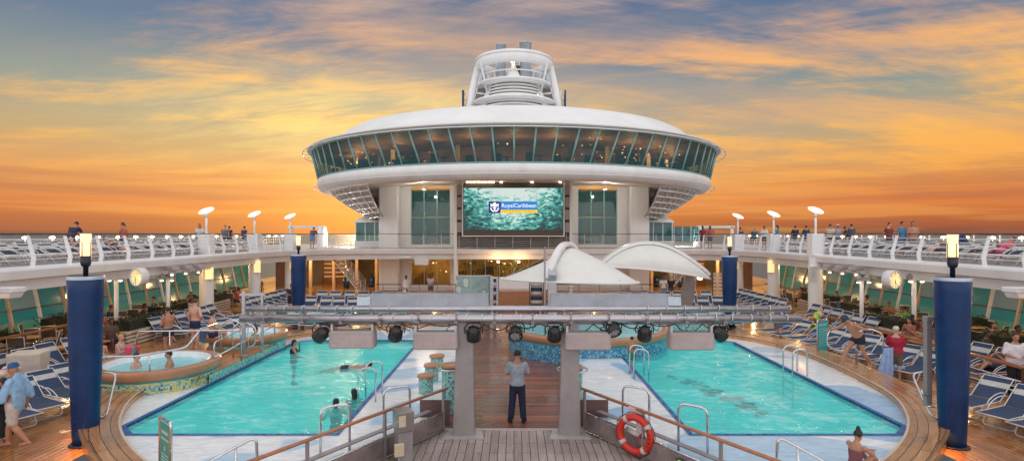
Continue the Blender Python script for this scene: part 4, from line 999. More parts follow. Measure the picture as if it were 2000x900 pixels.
for a in ((628,652,52,60,'black stage light left of the first grey speaker, seen side on'),(773,650,35,25,'black stage light with LED lenses between two left grey speakers'),(925,651,28,0,'black stage light with LED lenses just right of the left leg'),
          (1007,649,60,180,'black stage light above the standing man, turned away'),(1083,651,28,5,'black stage light with LED lenses just left of the right leg'),(1197,641,50,200,'small black stage light above the bather, turned away'),
          (1259,650,32,-8,'black stage light with LED lenses right of the central hot tub'),(1404,650,50,-60,'black stage light at the right end of the lamp bar')): stage_light(*a)
for k,(px,py,w,lab) in enumerate(((690,661,1.03,'outer left grey speaker box under the gantry'),(852,663,1.02,'inner left grey speaker box beside the gantry leg'),(1147,664,1.05,'inner right grey speaker box beside the gantry leg'),(1348,664,1.02,'outer right grey speaker box under the gantry'))):
    y=12.95; t=thing('hanging_speaker',lab,'speaker',(gx(px,y),y,gz(py,y)),0,'speakers under the gantry')
    m=MB(); m.box((0,0,0),(w,.36,.40),taper=.97); m.build('speaker_case',M['speaker'],t,bevel=.05)
    m=MB(); m.box((0,-.178,-.02),(w*.9,.012,.30),rot=(R(2),0,0)); m.build('grille',mat('grille_cloth',(.44,.36,.35),.8,bump=.3,bscale=220),t)
    m=MB(); 
    for x in (-w*.44,w*.44): m.box((x,0,.26),(.05,.22,.16))
    m.build('bracket',M['alu'],t)
# steel shower frame at the left end of the gantry
t=thing('steel_frame','tall square steel frame standing on the landing by the far left tub','frame',(-8.95,19.2,.5))
m=MB(); m.box((-.10,0,1.15),(.10,.08,2.1)); m.box((.52,0,1.15),(.07,.07,2.0)); m.box((.2,0,2.08),(.85,.09,.08)); m.box((-.1,0,.02),(.24,.24,.04)); m.build('frame_tube',M['alu'],t)

# ------------------------------------------------------------------ curved hand rails
def hoop(name,lab,P,r=.028,extra=(),m_='steel',cat='handrail'):
    o=Vector(P[0]); t=thing(name,lab,cat,tuple(o))
    m=MB(); m.tube([Vector(p)-o for p in spline_round(P)],r,8)
    m.build('bent_tube',M[m_],t)
    for e in extra:
        m=MB(); m.tube([Vector(p)-o for p in e],r*.8,7); m.build('upright',M[m_],t)
    return t
def spline_round(P,rad=.16,k=5):
    P=[Vector(p) for p in P]; out=[P[0]]
    for i in range(1,len(P)-1):
        a=(P[i-1]-P[i]); b=(P[i+1]-P[i]); ra=min(rad,a.length*.45,b.length*.45); A=P[i]+a.normalized()*ra; B_=P[i]+b.normalized()*ra
        for j in range(k+1):
            f=j/k; out.append(A*(1-f)**2+P[i]*2*f*(1-f)+B_*f*f)
    out.append(P[-1]); return out
def ladder(x,y,lab,s=1,h=.82,dx=.0,dy=.55,w=.62):
    # a pair of hooped rails into the pool: hoops run from deck to water
    t=thing('pool_ladder',lab,'pool ladder',(x,y,.25))
    for k in (0,1):
        m=MB(); o=k*dy; m.tube(spline_round([(0,o,0),(0,o,h),(w*s,o,h-.05),(w*s,o,-1.0)],.22),.024,8); m.build('hoop',M['steel'],t)
    m=MB()
    for z in (-.25,-.5,-.75): m.box((w*s-.03*s,dy/2,z),(.08,dy,.03))
    m.build('step',M['steel'],t)
ladder(-3.6,14.9,'steel ladder hoops at the inner edge of the left pool',-1,.9,dy=.75,w=.45)
ladder(3.62,17.3,'steel ladder hoops beside the boy at the right pool',1,.9,dy=.62,w=.45)
ladder(9.0,17.6,'steel ladder hoops on the outer edge of the right pool',-1,.85,dy=.62,w=.45)
def arch(px0,px1,py_top,py_b0,py_b1,y0,y1,lab,zb=.25):
    a=(gx(px0,y0),y0); b=(gx(px1,y1),y1); z0=gz(py_top+14,y0); z1=gz(py_top+14,y1)
    hoop('grab_rail',lab,[(a[0],a[1],zb),(a[0],a[1],zb+.98),(b[0],b[1],zb+.98),(b[0],b[1],zb)],.026)
hoop('grab_rail','steel grab hoop at the near inner corner of the left pool',[(-3.78,11.2,.25),(-3.78,11.2,1.2),(-3.3,11.5,1.22),(-3.3,11.5,.25)],.026)
hoop('grab_rail','steel grab hoop behind the metal box on the left rail',[(-2.86,12.55,.25),(-2.86,12.55,1.2),(-2.34,12.85,1.22),(-2.34,12.85,.25)],.026)
hoop('grab_rail','steel grab hoop behind the lifebuoy on the right',[(2.44,12.85,.25),(2.44,12.85,1.22),(2.96,12.55,1.2),(2.96,12.55,.25)],.026)
hoop('grab_rail','steel grab hoop at the near inner corner of the right pool',[(3.3,11.5,.25),(3.3,11.5,1.22),(3.78,11.2,1.2),(3.78,11.2,.25)],.026)
hoop('grab_rail','sloping steel handrail into the left wading pool, lower left',[(-5.45,9.6,.28),(-5.22,9.7,.72),(-4.47,9.95,1.1),(-4.45,9.95,.25)],.026,[[(-4.78,9.85,.95),(-4.78,9.85,.25)]])
hoop('grab_rail','sloping steel handrail into the right wading pool, lower right',[(5.55,9.6,.28),(5.32,9.7,.72),(4.57,9.95,1.1),(4.55,9.95,.25)],.026,[[(4.88,9.85,.95),(4.88,9.85,.25)]])
# rails round the left tubs
hoop('tub_rail','long bent steel rail in front of the near left tub',[(-12.0,15.4,1.25),(-11.75,15.45,1.28),(-10.2,15.5,1.30),(-9.1,15.9,1.45),(-8.95,16.4,1.9),(-8.95,17.3,1.9)],.026,[[(-11.4,15.45,1.28),(-11.4,15.55,.8)],[(-9.9,15.55,1.30),(-9.9,15.6,.8)]])
hoop('tub_rail','steel rail on the far side of the near left tub',[(-12.3,18.6,.5),(-12.2,18.6,1.45),(-9.2,18.8,1.45),(-8.95,18.8,1.4),(-8.95,18.8,.5)],.026,[[(-11.2,18.65,1.45),(-11.2,18.65,.5)]])
for k,(x,y) in enumerate(((-10.0,19.6),(-9.35,19.1),(-9.6,20.2))):
    hoop('tub_hoop','round steel entry hoop between the left tubs, %s one'%('left','right','rear')[k],[(x,y,.5),(x-.05,y,1.45),(x+.3,y,1.72),(x+.75,y,1.5),(x+.72,y,.9),(x+.4,y,.8)],.026)
hoop('tub_rail','double steel rail stepping down the landing between the left tubs',[(-9.0,17.2,.5),(-9.0,17.2,1.35),(-8.95,19.3,1.5),(-8.93,21.4,1.72),(-8.93,21.4,.5)],.024,[[(-9.0,17.2,.9),(-8.93,21.4,1.2)],[(-8.95,19.3,1.5),(-8.95,19.3,.5)]])
# stands with hooped rails on the rim at both sides
hoop('rim_rail','thin steel step rail on the left rim bench, beside the blue column',[(-9.58,13.15,.42),(-9.32,13.1,.42),(-9.42,13.6,1.30),(-10.0,13.7,1.32)],.02)
hoop('rim_rail','thin steel step rail on the right rim bench, beside the blue column',[(9.9,13.0,.42),(9.5,13.05,.42),(9.43,13.6,1.30),(9.9,13.7,1.32)],.02)
for k,(x,y) in enumerate(((10.4,18.7),(10.95,18.2))):
    hoop('rim_hoop','round steel hoop on the right rim by the leaning man, %s one'%('left','right')[k],[(x+.7,y-.1,.4),(x+.7,y-.1,1.45),(x+.3,y,1.62),(x-.15,y,1.45),(x-.2,y,1.0),(x+.1,y,.8),(x+.6,y-.1,.8)],.028)
t=thing('shower_post','grey steel shower post with hook, clamped beside the right blue column','shower',(9.34,12.95,.4))
m=MB(); m.box((.0,0,1.3),(.13,.12,1.95)); m.box((.03,.0,2.3),(.2,.16,.1)); m.build('post_box',M['grey_paint'],t,bevel=.01)
m=MB(); m.tube([(-.05,-.08,.62),(-.16,-.08,.58),(-.2,-.08,.72)],.02,6); m.build('hook',M['steel'],t)
m=MB(); m.tube([(-.08,-.1,.35),(.2,-.1,.33)],.02,6); m.build('tap',M['steel'],t)

# ------------------------------------------------------------------ platform balustrade
for s,side in ((-1,'left'),(1,'right')):
    a=Vector((1.64*s,13.3,0)); b=Vector((4.55*s,8.5,0)); t=thing('platform_balustrade','wood topped balustrade with steel kick panel, %s edge of the platform'%side,'railing',tuple(a))
    d=b-a; u=d.normalized()
    m=MB(); m.tube([Vector((0,0,1.0))-u*.12,d+Vector((0,0,1.0))],.042,8,flat=.8); m.build('handrail',M['rail_wood'],t)
    for f in (0,.34,.68,1.0):
        m=MB(); p=d*f; m.box((p.x,p.y,.5),(.05,.05,.98),rz=atan2(u.y,u.x)); m.build('post',M['grey_paint'],t)
    m=MB(); nrm=Vector((-u.y,u.x,0))*(-s if s>0 else 1)
    c=d*.5; m.box((c.x,c.y,.24),(d.length,.03,.40),rz=atan2(u.y,u.x)); m.build('kick_panel',mat('kick_panel_bronze',(.36,.30,.29),.2,.6,var=.25,rvar=.08),t)
    m=MB(); m.tube([Vector((0,0,.475)),d+Vector((0,0,.475))],.022,6); m.tube([Vector((0,0,.05)),d+Vector((0,0,.05))],.028,6); m.build('panel_trim',M['steel'],t)
    gl=MB(); gl.box((c.x+.35*s,c.y+.22,.44),(d.length,.14,.025),rz=atan2(u.y,u.x)); gl.build('gutter_ledge',M['grey_paint'],t)
    # return panel to the gantry leg
    rp_=MB(); rp_.box((.22*s+.02*s,.35,.35),(.72,.03,.62)); rp_.build('return_panel',mat('return_panel_wood',(.16,.09,.085),.4,var=.25,stretch=(1,1,9)),t)
# lifebuoys
def lifebuoy(loc,rz,lab,r=.31,full=True):
    t=thing('lifebuoy',lab,'lifebuoy',loc,rz)
    seg=48; rt=.075
    def ring(a0,a1,rr,name,m_):
        m=MB(); N_=max(3,int(seg*(a1-a0)/(2*pi))); closed=abs(a1-a0-2*pi)<1e-6
        pts=[(r*cos(a0+(a1-a0)*i/N_),0,r*sin(a0+(a1-a0)*i/N_)) for i in range(N_+(0 if closed else 1))]
        m.tube(pts,rr,12,closed,flat=1); return m.build(name,m_,t)
    ring(0,2*pi,rt,'foam_ring',mat('lifebuoy_orange',(.58,.028,.014),.45,var=.12,bump=.08,bscale=20))
    for k in range(4):
        a=R(35)+k*pi/2; ring(a-.12,a+.12,rt+.004,'white_band',M['stripe'])
    if full:
        m=MB()
        for k in range(8):
            a0=R(35)+k*pi/4; m.tube([((r+.085+.02*sin(pi*i/5))*cos(a0+i*.157),-.0,(r+.085+.02*sin(pi*i/5))*sin(a0+i*.157)) for i in range(6)],.008,5)
        m.build('grab_line',M['black'],t)
        for q,ch in enumerate('ROYAL'):
            a=R(28)-q*R(14); o=text('lettering',ch,.085,((r)*cos(a),-rt-.006,(r)*sin(a)),M['black'],t,rot=(pi/2,0,0)); o.rotation_euler=(pi/2,-(a-pi/2)*1.0,0)
    return t
rb=atan2(-4.8,2.91)
lifebuoy((2.47,11.7,.52),R(-40),'orange lifebuoy with white bands hung on the right balustrade',.345)
t=thing('rescue_light','white lifebuoy light and bracket hung inside the orange ring','rescue light',(2.50,11.85,.52),R(-40))
m=MB(); m.tube([(-.2,0,.03),(.12,-.02,-.05)],.055,10); m.build('light_tube',M['stripe'],t)
m=MB(); m.lathe([(0,.0),(.05,.0)],(.125,-.08,-.05),12,M=Matrix.Rotation(0,4,'X')); m.box((.135,-.03,-.052),(.02,.07,.07)); m.build('red_cap',cloth('red_cap',(.6,.02,.03)),t)
m=MB(); m.box((.0,.02,.42),(.30,.10,.16)); m.box((.08,.03,.1),(.12,.04,.6)); m.box((.12,.03,-.2),(.2,.03,.3)); m.build('bracket',mat('pink_bracket',(.62,.50,.50),.5),t)
lifebuoy((-1.30,15.6,1.0),R(78),'red lifebuoy half hidden behind the left gantry leg',.31,False)
t=thing('safety_sign','small green lifebuoy symbol sign on the right kick panel','sign',(3.13,10.78,.30),rb)
m=MB(); m.box((0,-.02,0),(.17,.01,.17)); m.build('sign_plate',mat('sign_green',(.01,.09,.03),.5),t)
m=MB(); m.tube([(.048*cos(2*pi*i/16),-.03,.048*sin(2*pi*i/16)+.008) for i in range(16)],.012,5,True); m.build('ring_symbol',mat('symbol_yellow',(.75,.8,.3),.5),t)
# steel cabinets on the left rail
t=thing('control_cabinet','pair of stacked steel control cabinets on the left platform rail','cabinet',(-2.25,11.65,.03),R(27))
m=MB(); m.box((0,0,.30),(.30,.34,.60)); m.build('lower_cabinet',M['grey_paint'],t,bevel=.01)
m=MB(); m.box((0,0,.81),(.34,.40,.40)); m.build('upper_cabinet',mat('cabinet_steel',(.34,.31,.30),.3,.8,var=.15),t,bevel=.012)
m=MB(); m.box((-.17,-.20,.85),(.02,.02,.02)); m.box((-.08,-.206,.84),(.14,.02,.22)); m.build('display',mat('display_cream',(.6,.5,.38),.3),t)
m=MB(); m.box((-.14,-.20,.28),(.20,.07,.26)); m.build('cover',mat('socket_cover_cream',(.60,.50,.33),.4),t,bevel=.02)
m=MB(); m.tube([(-.14,-.2,.15),(-.16,-.2,.05),(-.10,-.2,-.0)],.02,6); m.build('conduit',M['grey_paint'],t)
# sign boards
def board(loc,rz,w,h,zb,lab,face,lines,name='sign_board'):
    t=thing(name,lab,'sign',loc,rz)
    m=MB(); m.tube(spline_round([(-w/2,0,0),(-w/2,0,zb+h),(w/2,0,zb+h),(w/2,0,0)],.06),.026,8); m.build('steel_frame',M['steel'],t)
    m=MB(); m.box((0,0,zb+h/2-.04),(w-.06,.016,h-.06)); m.build('panel',face,t)
    for (s_,z,sz,wd) in lines: text('lettering',s_,sz,(0,-.013,zb+z),mat('sign_letter_white',(.72,.85,.82),.5),t,width=wd)
    return t
board((-6.05,9.95,.25),R(-42),.56,1.08,.05,'teal notice board in a steel frame in the left wading pool',mat('notice_teal',(.05,.30,.26),.35,var=.1),[('POOL RULES',.86,.075,.30),('No diving   No running',.75,.045,.36),('0',.58,.12,.06)]+[('iiiiiiiiii iiiiiii iiii',.48-.055*i,.03,.34) for i in range(7)])
board((11.25,20.9,0.0),R(38),.85,1.25,.25,'turquoise notice board standing on the deck behind the right rim',mat('notice_turquoise',(.02,.42,.44),.35,var=.1),[('POOL RULES',1.05,.11,.6)]+[('iiiiiii iiiii iiiiii',.9-.085*i,.04,.6) for i in range(8)])

# ------------------------------------------------------------------ canopies
def canopy(loc,rz,a,b,h,lab,bend=0,cut=False,tilt=0):
    t=thing('canopy',lab,'canopy',loc,rz)
    nx,ny=30,16; m=MB(); V=[]
    def zf(u,v):       # u,v in unit disc
        r2=u*u+v*v; ridge=h*(1-v*v)
        return ridge*(1-abs(u)**1.15/(max(1e-3,sqrt(max(1e-4,1-v*v)))**1.15)*.999) if r2<1 else 0
    grid=[]
    for i in range(nx+1):
        row=[]
        for j in range(ny+1):
            v=-1+2*j/ny; v=sin(v*pi/2)*.995; mx_=sqrt(max(0,1-v*v)); q=-1+2*i/nx; u=q*mx_
            z=h*(1-v*v)*((1-abs(q)**1.25) if q>0 else (1-abs(q)**.80)*.93)+tilt*u+bend*(v)
            row.append(len(V)); V.append((u*a,v*b,z))
        grid.append(row)
    Fs=[(grid[i][j],grid[i+1][j],grid[i+1][j+1],grid[i][j+1]) for i in range(nx) for j in range(ny)]
    m.add(V,Fs,smooth=True); m.build('membrane',M['canopy'],t,fix=False)
    m=MB(); P=[(cos(th)*a,sin(th)*b,tilt*cos(th)+bend*sin(th)) for th in [2*pi*k/64 for k in range(64)]]
    m.tube(P,.05,8,True); m.build('edge_tube',M['frame_white'],t)
    m=MB(); P=[(0,sin(f)*b*1.02,h*(1-sin(f)**2)+bend*sin(f)+.12) for f in [R(-88+176*k/24) for k in range(25)]]
    for (p,q) in zip(P,P[1:]):
        c=(Vector(p)+Vector(q))/2; d=Vector(q)-Vector(p); m.box(c,(.26,d.length*1.05,.16),rot=(atan2(d.z,math.hypot(d.x,d.y)),0,0))
    m.build('arch_beam',M['frame_white'],t)
    m=MB()
    for s in (-1,1):
        for f in (.35,): m.tube([(s*a*q,-b*.5*q,h*(1-(.5*q)**2)*(1-(q/ sqrt(max(.01,1-(.5*q)**2)))**.92 if q<.86 else 0)+.02+tilt*s*q-bend*.5*q) for q in [0.02+.83*k/8 for k in range(9)]],.012,4)
    m.build('seam',M['grey_paint'],t); return t
t=canopy((2.25,24.0,2.66),R(-26),2.95,2.15,1.42,'white leaf shaped canopy on an arched beam above the central tub',-.10)
p=thing('canopy_mast','grey box mast carrying the nearer white canopy','mast',(1.47,22.1,.1))
m=MB(); m.box((0,0,1.35),(.36,.30,2.6),tapy=.9,taper=.95); m.box((0,.1,2.85),(.30,.5,.5),rot=(R(30),0,0)); m.build('mast_box',M['alu'],p,bevel=.02)
m=MB(); m.tube([(-.30,-.3,0),(-.30,-.25,4.0)],.035,8); m.build('side_pole',M['grey_paint'],p)
t=thing('canopy','white half shell canopy with wide arched rim behind the first canopy','canopy',(7.3,30,2.95),0)
V=[];G=[];nx,ny=32,12
for i in range(nx+1):
    f=i/nx; x=-2.75+5.6*f; top=1.22*sin(pi*min(1,f*1.0))**.85 if f<1 else 0; top+= (-.62)*max(0,(f-.0))*f*.9; row=[]
    base=-.05-.62*f*f+ .0
    top=max(top+0.0,base)
    for j in range(ny+1):
        g=j/ny; yy=1.7*cos(g*pi/2)-.9; z=base+(top-base)*sin(g*pi/2)**.9
        row.append(len(V)); V.append((x,-yy*sin(pi*min(max(f,.02),.98))**.5 -.2,z))
    G.append(row)
m=MB(); m.add(V,[(G[i][j],G[i+1][j],G[i+1][j+1],G[i][j+1]) for i in range(nx) for j in range(ny)],smooth=True); m.build('membrane',M['canopy'],t,fix=False)
m=MB(); P=[Vector(V[G[i][ny]])+Vector((0,.05,.10)) for i in range(nx+1)]
for i in range(nx):
    d=P[i+1]-P[i]; m.box((P[i]+P[i+1])/2,(d.length*1.06,.75,.16),rot=(0,-atan2(d.z,d.x),0))
m.build('arch_beam',M['frame_white'],t)
m=MB(); m.tube([V[G[i][0]] for i in range(nx+1)],.05,6); m.build('edge_tube',M['frame_white'],t)
p=thing('slanted_post','slanted grey leg with a lamp holding up the shell canopy','post',(9.15,30.8,0))
m=MB(); m.box((.15,0,1.25),(.62,.4,2.7),rot=(0,R(9),0),taper=.95); m.build('leg_box',M['grey_paint'],p,bevel=.03)
m=MB(); m.lathe([(0,-.1),(.12,-.06),(.14,.03),(0,.1)],(.75,-.25,2.25),12); m.build('lamp',M['lampw'],p)

# ------------------------------------------------------------------ middle distance: rails, screen, podium
t=thing('promenade_railing','dark wood railing crossing the deck in front of the far facade','railing',(0,40.5,0))
for x0,x1 in ((-10.5,-1.6),(1.6,12.0)):
    m=MB(); m.tube([(x0,0,1.05),(x1,0,1.05)],.035,6); m.build('handrail',M['dark_rail'],t)
    m=MB(); 
    for z in (.3,.55,.8): m.tube([(x0,0,z),(x1,0,z)],.015,5)
    m.build('rails',M['grey_paint'],t)
    for k in range(8): m=MB(); m.box((x0+(x1-x0)*k/7,0,.52),(.05,.05,1.04)); m.build('post',M['grey_paint'],t)
t=thing('etched_glass_screen','pale etched glass screen with lily pattern left of the walkway','glass screen',(-1.95,27.5,0))
def etched():
    m=mat('etched_glass',(.55,.62,.55),.25); nt,N,L=nodes(m); b=N['Principled BSDF']; tc=N.new('ShaderNodeTexCoord'); v=N.new('ShaderNodeTexVoronoi'); v.inputs['Scale'].default_value=2.2; L.new(tc.outputs['Object'],v.inputs['Vector'])
    r=rampnode(N,[(0,(.50,.50,.42)),(.35,(.48,.50,.42)),(.42,(.20,.28,.26)),(.6,(.30,.38,.34)),(1,(.2,.28,.26))]); L.new(v.outputs['Distance'],r.inputs['Fac']); L.new(r.outputs[0],b.inputs['Base Color']); return m
m=MB(); m.lathe([(1.3,.3),(1.3,2.6)],(0,.9,0),16,a0=R(230),a1=R(310)); m.build('glass_panel',etched(),t)
m=MB(); m.tube([(1.3*cos(R(230+5*k)),.9+1.3*sin(R(230+5*k)),2.62) for k in range(17)],.035,5); m.build('top_trim',M['stripe'],t)
m=MB(); m.box((.88,-.1,1.3),(.16,.16,2.6)); m.box((1.15,0,1.3),(.1,.1,2.5)); m.build('screen_post',M['alu'],t)
for s,side in ((-1,'left'),(1,'right')):
    t=thing('towel_rack','stack of rolled blue and white towels on a rack %s of the far walkway'%side,'towel rack',(1.35*s,34.5,0),0)
    for k in range(7): 
        m=MB(); m.tube([(-.35,0,.25+k*.26),(.35,0,.25+k*.26)],.12,10); m.build('towel_roll',M['stripe'] if k%2 else M['sling'],t)
    m=MB(); m.box((-.42,0,1.05),(.05,.4,2.1)); m.box((.42,0,1.05),(.05,.4,2.1)); m.build('rack_side',M['wood_wall'],t)
t=thing('podium','orange wooden podium wall with steps at the end of the walkway','podium',(0.0,38.5,0))
m=MB(); m.box((0,0,.42),(3.2,1.5,.84)); m.build('podium_box',M['rim_ring'],t)
m=MB(); m.box((0,-1.0,.12),(2.6,.5,.24)); m.build('step',M['rim_ring'],t)
m=MB(); m.box((0,.8,1.25),(4.6,.2,.8)); m.build('low_white_wall',M['white'],t)
for s in (-1,1):
    for k,y in enumerate((43.6,)):
        t=thing('slim_post','slim white post carrying the balcony, %s of the screen'%('left' if s<0 else 'right'),'post',(4.32*s-.06,43.9,0))
        m=MB(); m.tube([(0,0,0),(0,0,2.7)],.10,10); m.build('pole',M['frame_white'],t)
        m=MB(); m.box((0,0,.03),(.35,.35,.06)); m.build('foot_plate',M['frame_white'],t)
for k,(x,lab) in enumerate(((-6.9,'left'),(6.6,'right'))):
    t=thing('balcony_speaker','light grey speaker box under the balcony edge, %s of centre'%lab,'speaker',(x,42.9,2.62))
    m=MB(); m.box((0,0,-.08),(1.0,.5,.5),taper=1.1); m.build('speaker_case',M['fascia'],t,bevel=.03)
    m=MB(); m.box((-1.3,.1,.25),(.9,.3,.14)); m.build('bracket_light',M['white'],t)
for k in range(2):
    x=.35-1.55*k; m=MB(); t=thing('balcony_lamp','glowing wall lamp under the balcony, %s of the pair'%('right','left')[k],'lamp',(x,43.4,2.5)); m.lathe([(0,-.1),(.09,-.06),(.1,.03),(0,.1)],n=10); m.build('bulb',M['lampw'],t); point('balcony_glow',(x,42.7,2.35),WARM,70,.05)
# davit cranes on the upper deck
for s,side in ((-1,'left'),(1,'right')):
    t=thing('davit_crane','white davit arm on a round pedestal, %s upper deck'%side,'crane',(18.0*s,50,3.5),0)
    m=MB(); m.lathe([(.45,0),(.42,1.3),(.30,1.75),(0,1.85)],(1.3 if s<0 else -1.9,0,0),16); m.build('pedestal',M['white'],t)
    m=MB(); m.box((-.2 if s<0 else -.3,0,1.72),(3.0,.25,.2)); m.box(((-1.4) if s<0 else 1.0,0,.9),(.22,.25,1.6)); m.build('arm',M['fascia'],t)
# wooden side fences
for s,side in ((-1,'left'),(1,'right')):
    t=thing('side_fence','dark post fence with varnished wood rail by the %s loungers'%side,'railing',((17.7 if s<0 else 13.75)*s,13 if s>0 else 15,0))
    L_=12.0 if s>0 else 9.5
    m=MB(); m.box((0,L_/2,1.0),(.14,L_,.07)); m.build('wood_rail',M['rail_wood'],t)
    m=MB(); m.tube([(0,0,.6),(0,L_,.6)],.02,5); m.tube([(0,0,.3),(0,L_,.3)],.02,5); m.build('wires',M['steel'],t)
    for k in range(6): m=MB(); m.box((0,L_*k/5,.5),(.16 if k<2 else .1,.12,1.0)); m.build('post',M['wood_wall'],t)
# ------------------------------------------------------------------ loungers (head towards +Y, foot towards -Y)
def make_lounger(back=38, dark=False, level=0):
    t=thing('sun_lounger','','sun lounger')
    L=1.0; a=R(back); zs=.34; hy=.25; bl=.78
    by=hy+bl*cos(a); bz=zs+bl*sin(a)
    fr=MB()
    for x in (-.33,.33):
        fr.tube([(x,-1.0,zs),(x,hy,zs),(x,by,bz)],.012,5)
        # leg loops
    fr.tube([(-.33,by,bz),(.33,by,bz)],.016,5); fr.tube([(-.33,-1.0,zs),(.33,-1.0,zs)],.016,5)
    fr.build('frame',M['frame_white'],t)
    for (y0,y1) in ((-.72,-.50),(.42,.22)):
        lg_=MB(); lg_.tube(spline_round([(-.33,y1,zs),(-.33,y0,.02),(.33,y0,.02),(.33,y1,zs)],.10,3),.013,5); lg_.build('leg_loop',M['frame_white'],t)
    for x in (-.36,.36):
        ar=MB(); ar.tube([(x,-.42,zs)]+[(x,-.42+.86*f,zs+.235*sin(pi*(.08+f*.62))) for f in (.12,.3,.5,.7,.88,1.0)],.013,5); ar.build('armrest',M['frame_white'],t)
    sl=MB(); n=7
    sl.add([(-.31,-.98,zs+.01),(.31,-.98,zs+.01),(.31,-.4,zs-.015),(-.31,-.4,zs-.015),(.31,hy,zs+.005),(-.31,hy,zs+.005)],[(0,1,2,3),(3,2,4,5)])
    f0,f1=.58,.80
    def bp(f): return (hy+bl*f*cos(a),zs+.012+bl*f*sin(a)-.03*sin(pi*f))
    def strip(mb,f0,f1,k=2):
        for i in range(k):
            g0=f0+(f1-f0)*i/k; g1=f0+(f1-f0)*(i+1)/k; p,q=bp(g0),bp(g1)
            mb.add([(-.31,p[0],p[1]),(.31,p[0],p[1]),(.31,q[0],q[1]),(-.31,q[0],q[1])],[(0,1,2,3)])
    strip(sl,0,f0,3); strip(sl,f1,.99,1); so_=sl.build('sling',M['sling_dark'] if dark else M['sling'],t,fix=False)
    st=MB(); strip(st,f0+.002,f1-.002,2); st.build('headrest_band',M['stripe'],so_,fix=False)
    return t
lc_=0
def lounger_row(proto,spots,labf,group):
    S=[]; n=len(spots)
    for i,(x,y,rz) in enumerate(spots): S.append(((x,y,0 if len(spots[i])<4 else spots[i][3]),rz,labf(i),group))
    return S
LR=random.Random(11)
# batches share one prototype each
batches={'blue38':[], 'blue50':[], 'dark30':[]}
def row(kind,spots,fmt,group,z=0):
    for i,(x,y,rz) in enumerate(spots): batches[kind].append(((x+LR.uniform(-.05,.05),y+LR.uniform(-.04,.04),z),rz+LR.uniform(-.10,.10),fmt%ORD[i],group))
for s,side in ((-1,'left'),(1,'right')):
    # foreground row, heads outward
    if s<0: sp=[(-12.15-.05*k,12.1+.86*k,R(64)) for k in range(6)]+[(-12.0,10.3,R(60))]
    else: sp=[(12.6-.12*k,10.4+.88*k,R(-70)) for k in range(6)]
    row('blue38',sp,'navy strap lounger behind the '+side+' foreground column, %s from the camera','foreground loungers %s'%side)
    # second row outward
    sp=[((15.0)*s,12.2+.98*k,R(-75)*s) for k in range(9)]
    row('blue50',sp,'navy lounger in the second row back on the '+side+', %s from the camera','second row %s'%side)
    # row along the rim
    sp=[]
    for k in range(9):
        y=18.3+.92*k if s>0 else 23.2+.9*k
        if s<0 and k>4: break
        x=12.9-.012*(y-17)**2*1.2 if s>0 else 12.6-.02*(y-22)**2
        sp.append((x*s,y,R(-62-1.5*k)*s if s>0 else R(-50)*s))
    row('blue38',sp,'blue lounger on the deck behind the '+side+' rim, %s from the camera','rim loungers %s'%side)
    sp=[(15.1*s,y,R(-80)*s) for y in [25.0+.95*k for k in range(6)]]
    row('blue50',sp,'blue lounger outboard of the '+side+' rim row, %s from the camera','outboard rim loungers %s'%side)
    # rows further back between the pillars, facing the pool
    sp=[(14.6*s,32.2+.95*k,R(-68)*s) for k in range(7)]
    row('blue50',sp,'white banded lounger before the '+side+' pillars, %s from the camera','pillar row loungers %s'%side)
    sp=[((6.4+.9*k)*s,32.0+.15*k,R(-6)*s) for k in range(7)]
    row('blue50',sp,'blue lounger facing the camera behind the '+side+' pool, %s from the walkway','cross row loungers %s'%side)
    sp=[((6.8+.9*k)*s,35.3+.15*k,R(-6)*s) for k in range(7)]
    row('blue50',sp,'lounger in the far cross row on the '+side+', %s from the walkway','far cross row loungers %s'%side)
    sp=[((8.2+.85*k)*s,27.3+.25*k,R(-10)*s) for k in range(4)]
    row('blue38',sp,'bright blue lounger just beyond the '+side+' pool rim, %s from the centre','pool end loungers %s'%side)
    # upper deck
    for r_,x in enumerate((18.1,20.3,22.4)):
        sp=[((x+LR.uniform(-.08,.08))*s,16.2+.98*k,R(-86)*s) for k in range(25)]
        row('dark30',sp,'dark strap lounger on the '+side+' upper deck, '+('inner','middle','outboard')[r_]+' row, %s from the near end','upper deck loungers %s, %s row'%(side,('inner','middle','outer')[r_]),3.5)
copies(make_lounger(38),batches['blue38']); copies(make_lounger(52),batches['blue50']); copies(make_lounger(30,True),batches['dark30'])

# ------------------------------------------------------------------ dining sets under the side decks
def make_table():
    t=thing('dining_table','','table')
    m=MB(); m.lathe([(0,.72),(.48,.72),(.50,.735),(.48,.75),(0,.752)],n=24); m.build('table_top',M['tabletop'],t)
    m=MB(); m.lathe([(.26,0),(.24,.03),(.04,.06),(.035,.70),(.2,.72)],n=12); m.build('pedestal',M['blackmetal'],t); return t
def make_chair():
    t=thing('deck_chair','','chair')
    m=MB()
    for x in (-.24,.24): m.tube([(x,.20,0),(x,.22,.44),(x,.34,.92)],.014,5); m.tube([(x,-.22,0),(x,-.22,.62),(x,.22,.64)],.014,5)
    m.tube([(-.24,.34,.92),(.24,.34,.92)],.014,5); m.build('frame',M['frame_white'],t)
    m=MB(); m.box((0,0,.43),(.46,.46,.02)); m.build('seat',M['chair_sling'],t)
    m=MB(); m.box((0,.28,.68),(.46,.02,.44),rot=(R(-14),0,0)); m.build('backrest',M['chair_sling'],t); return t
TS=[];CS=[]
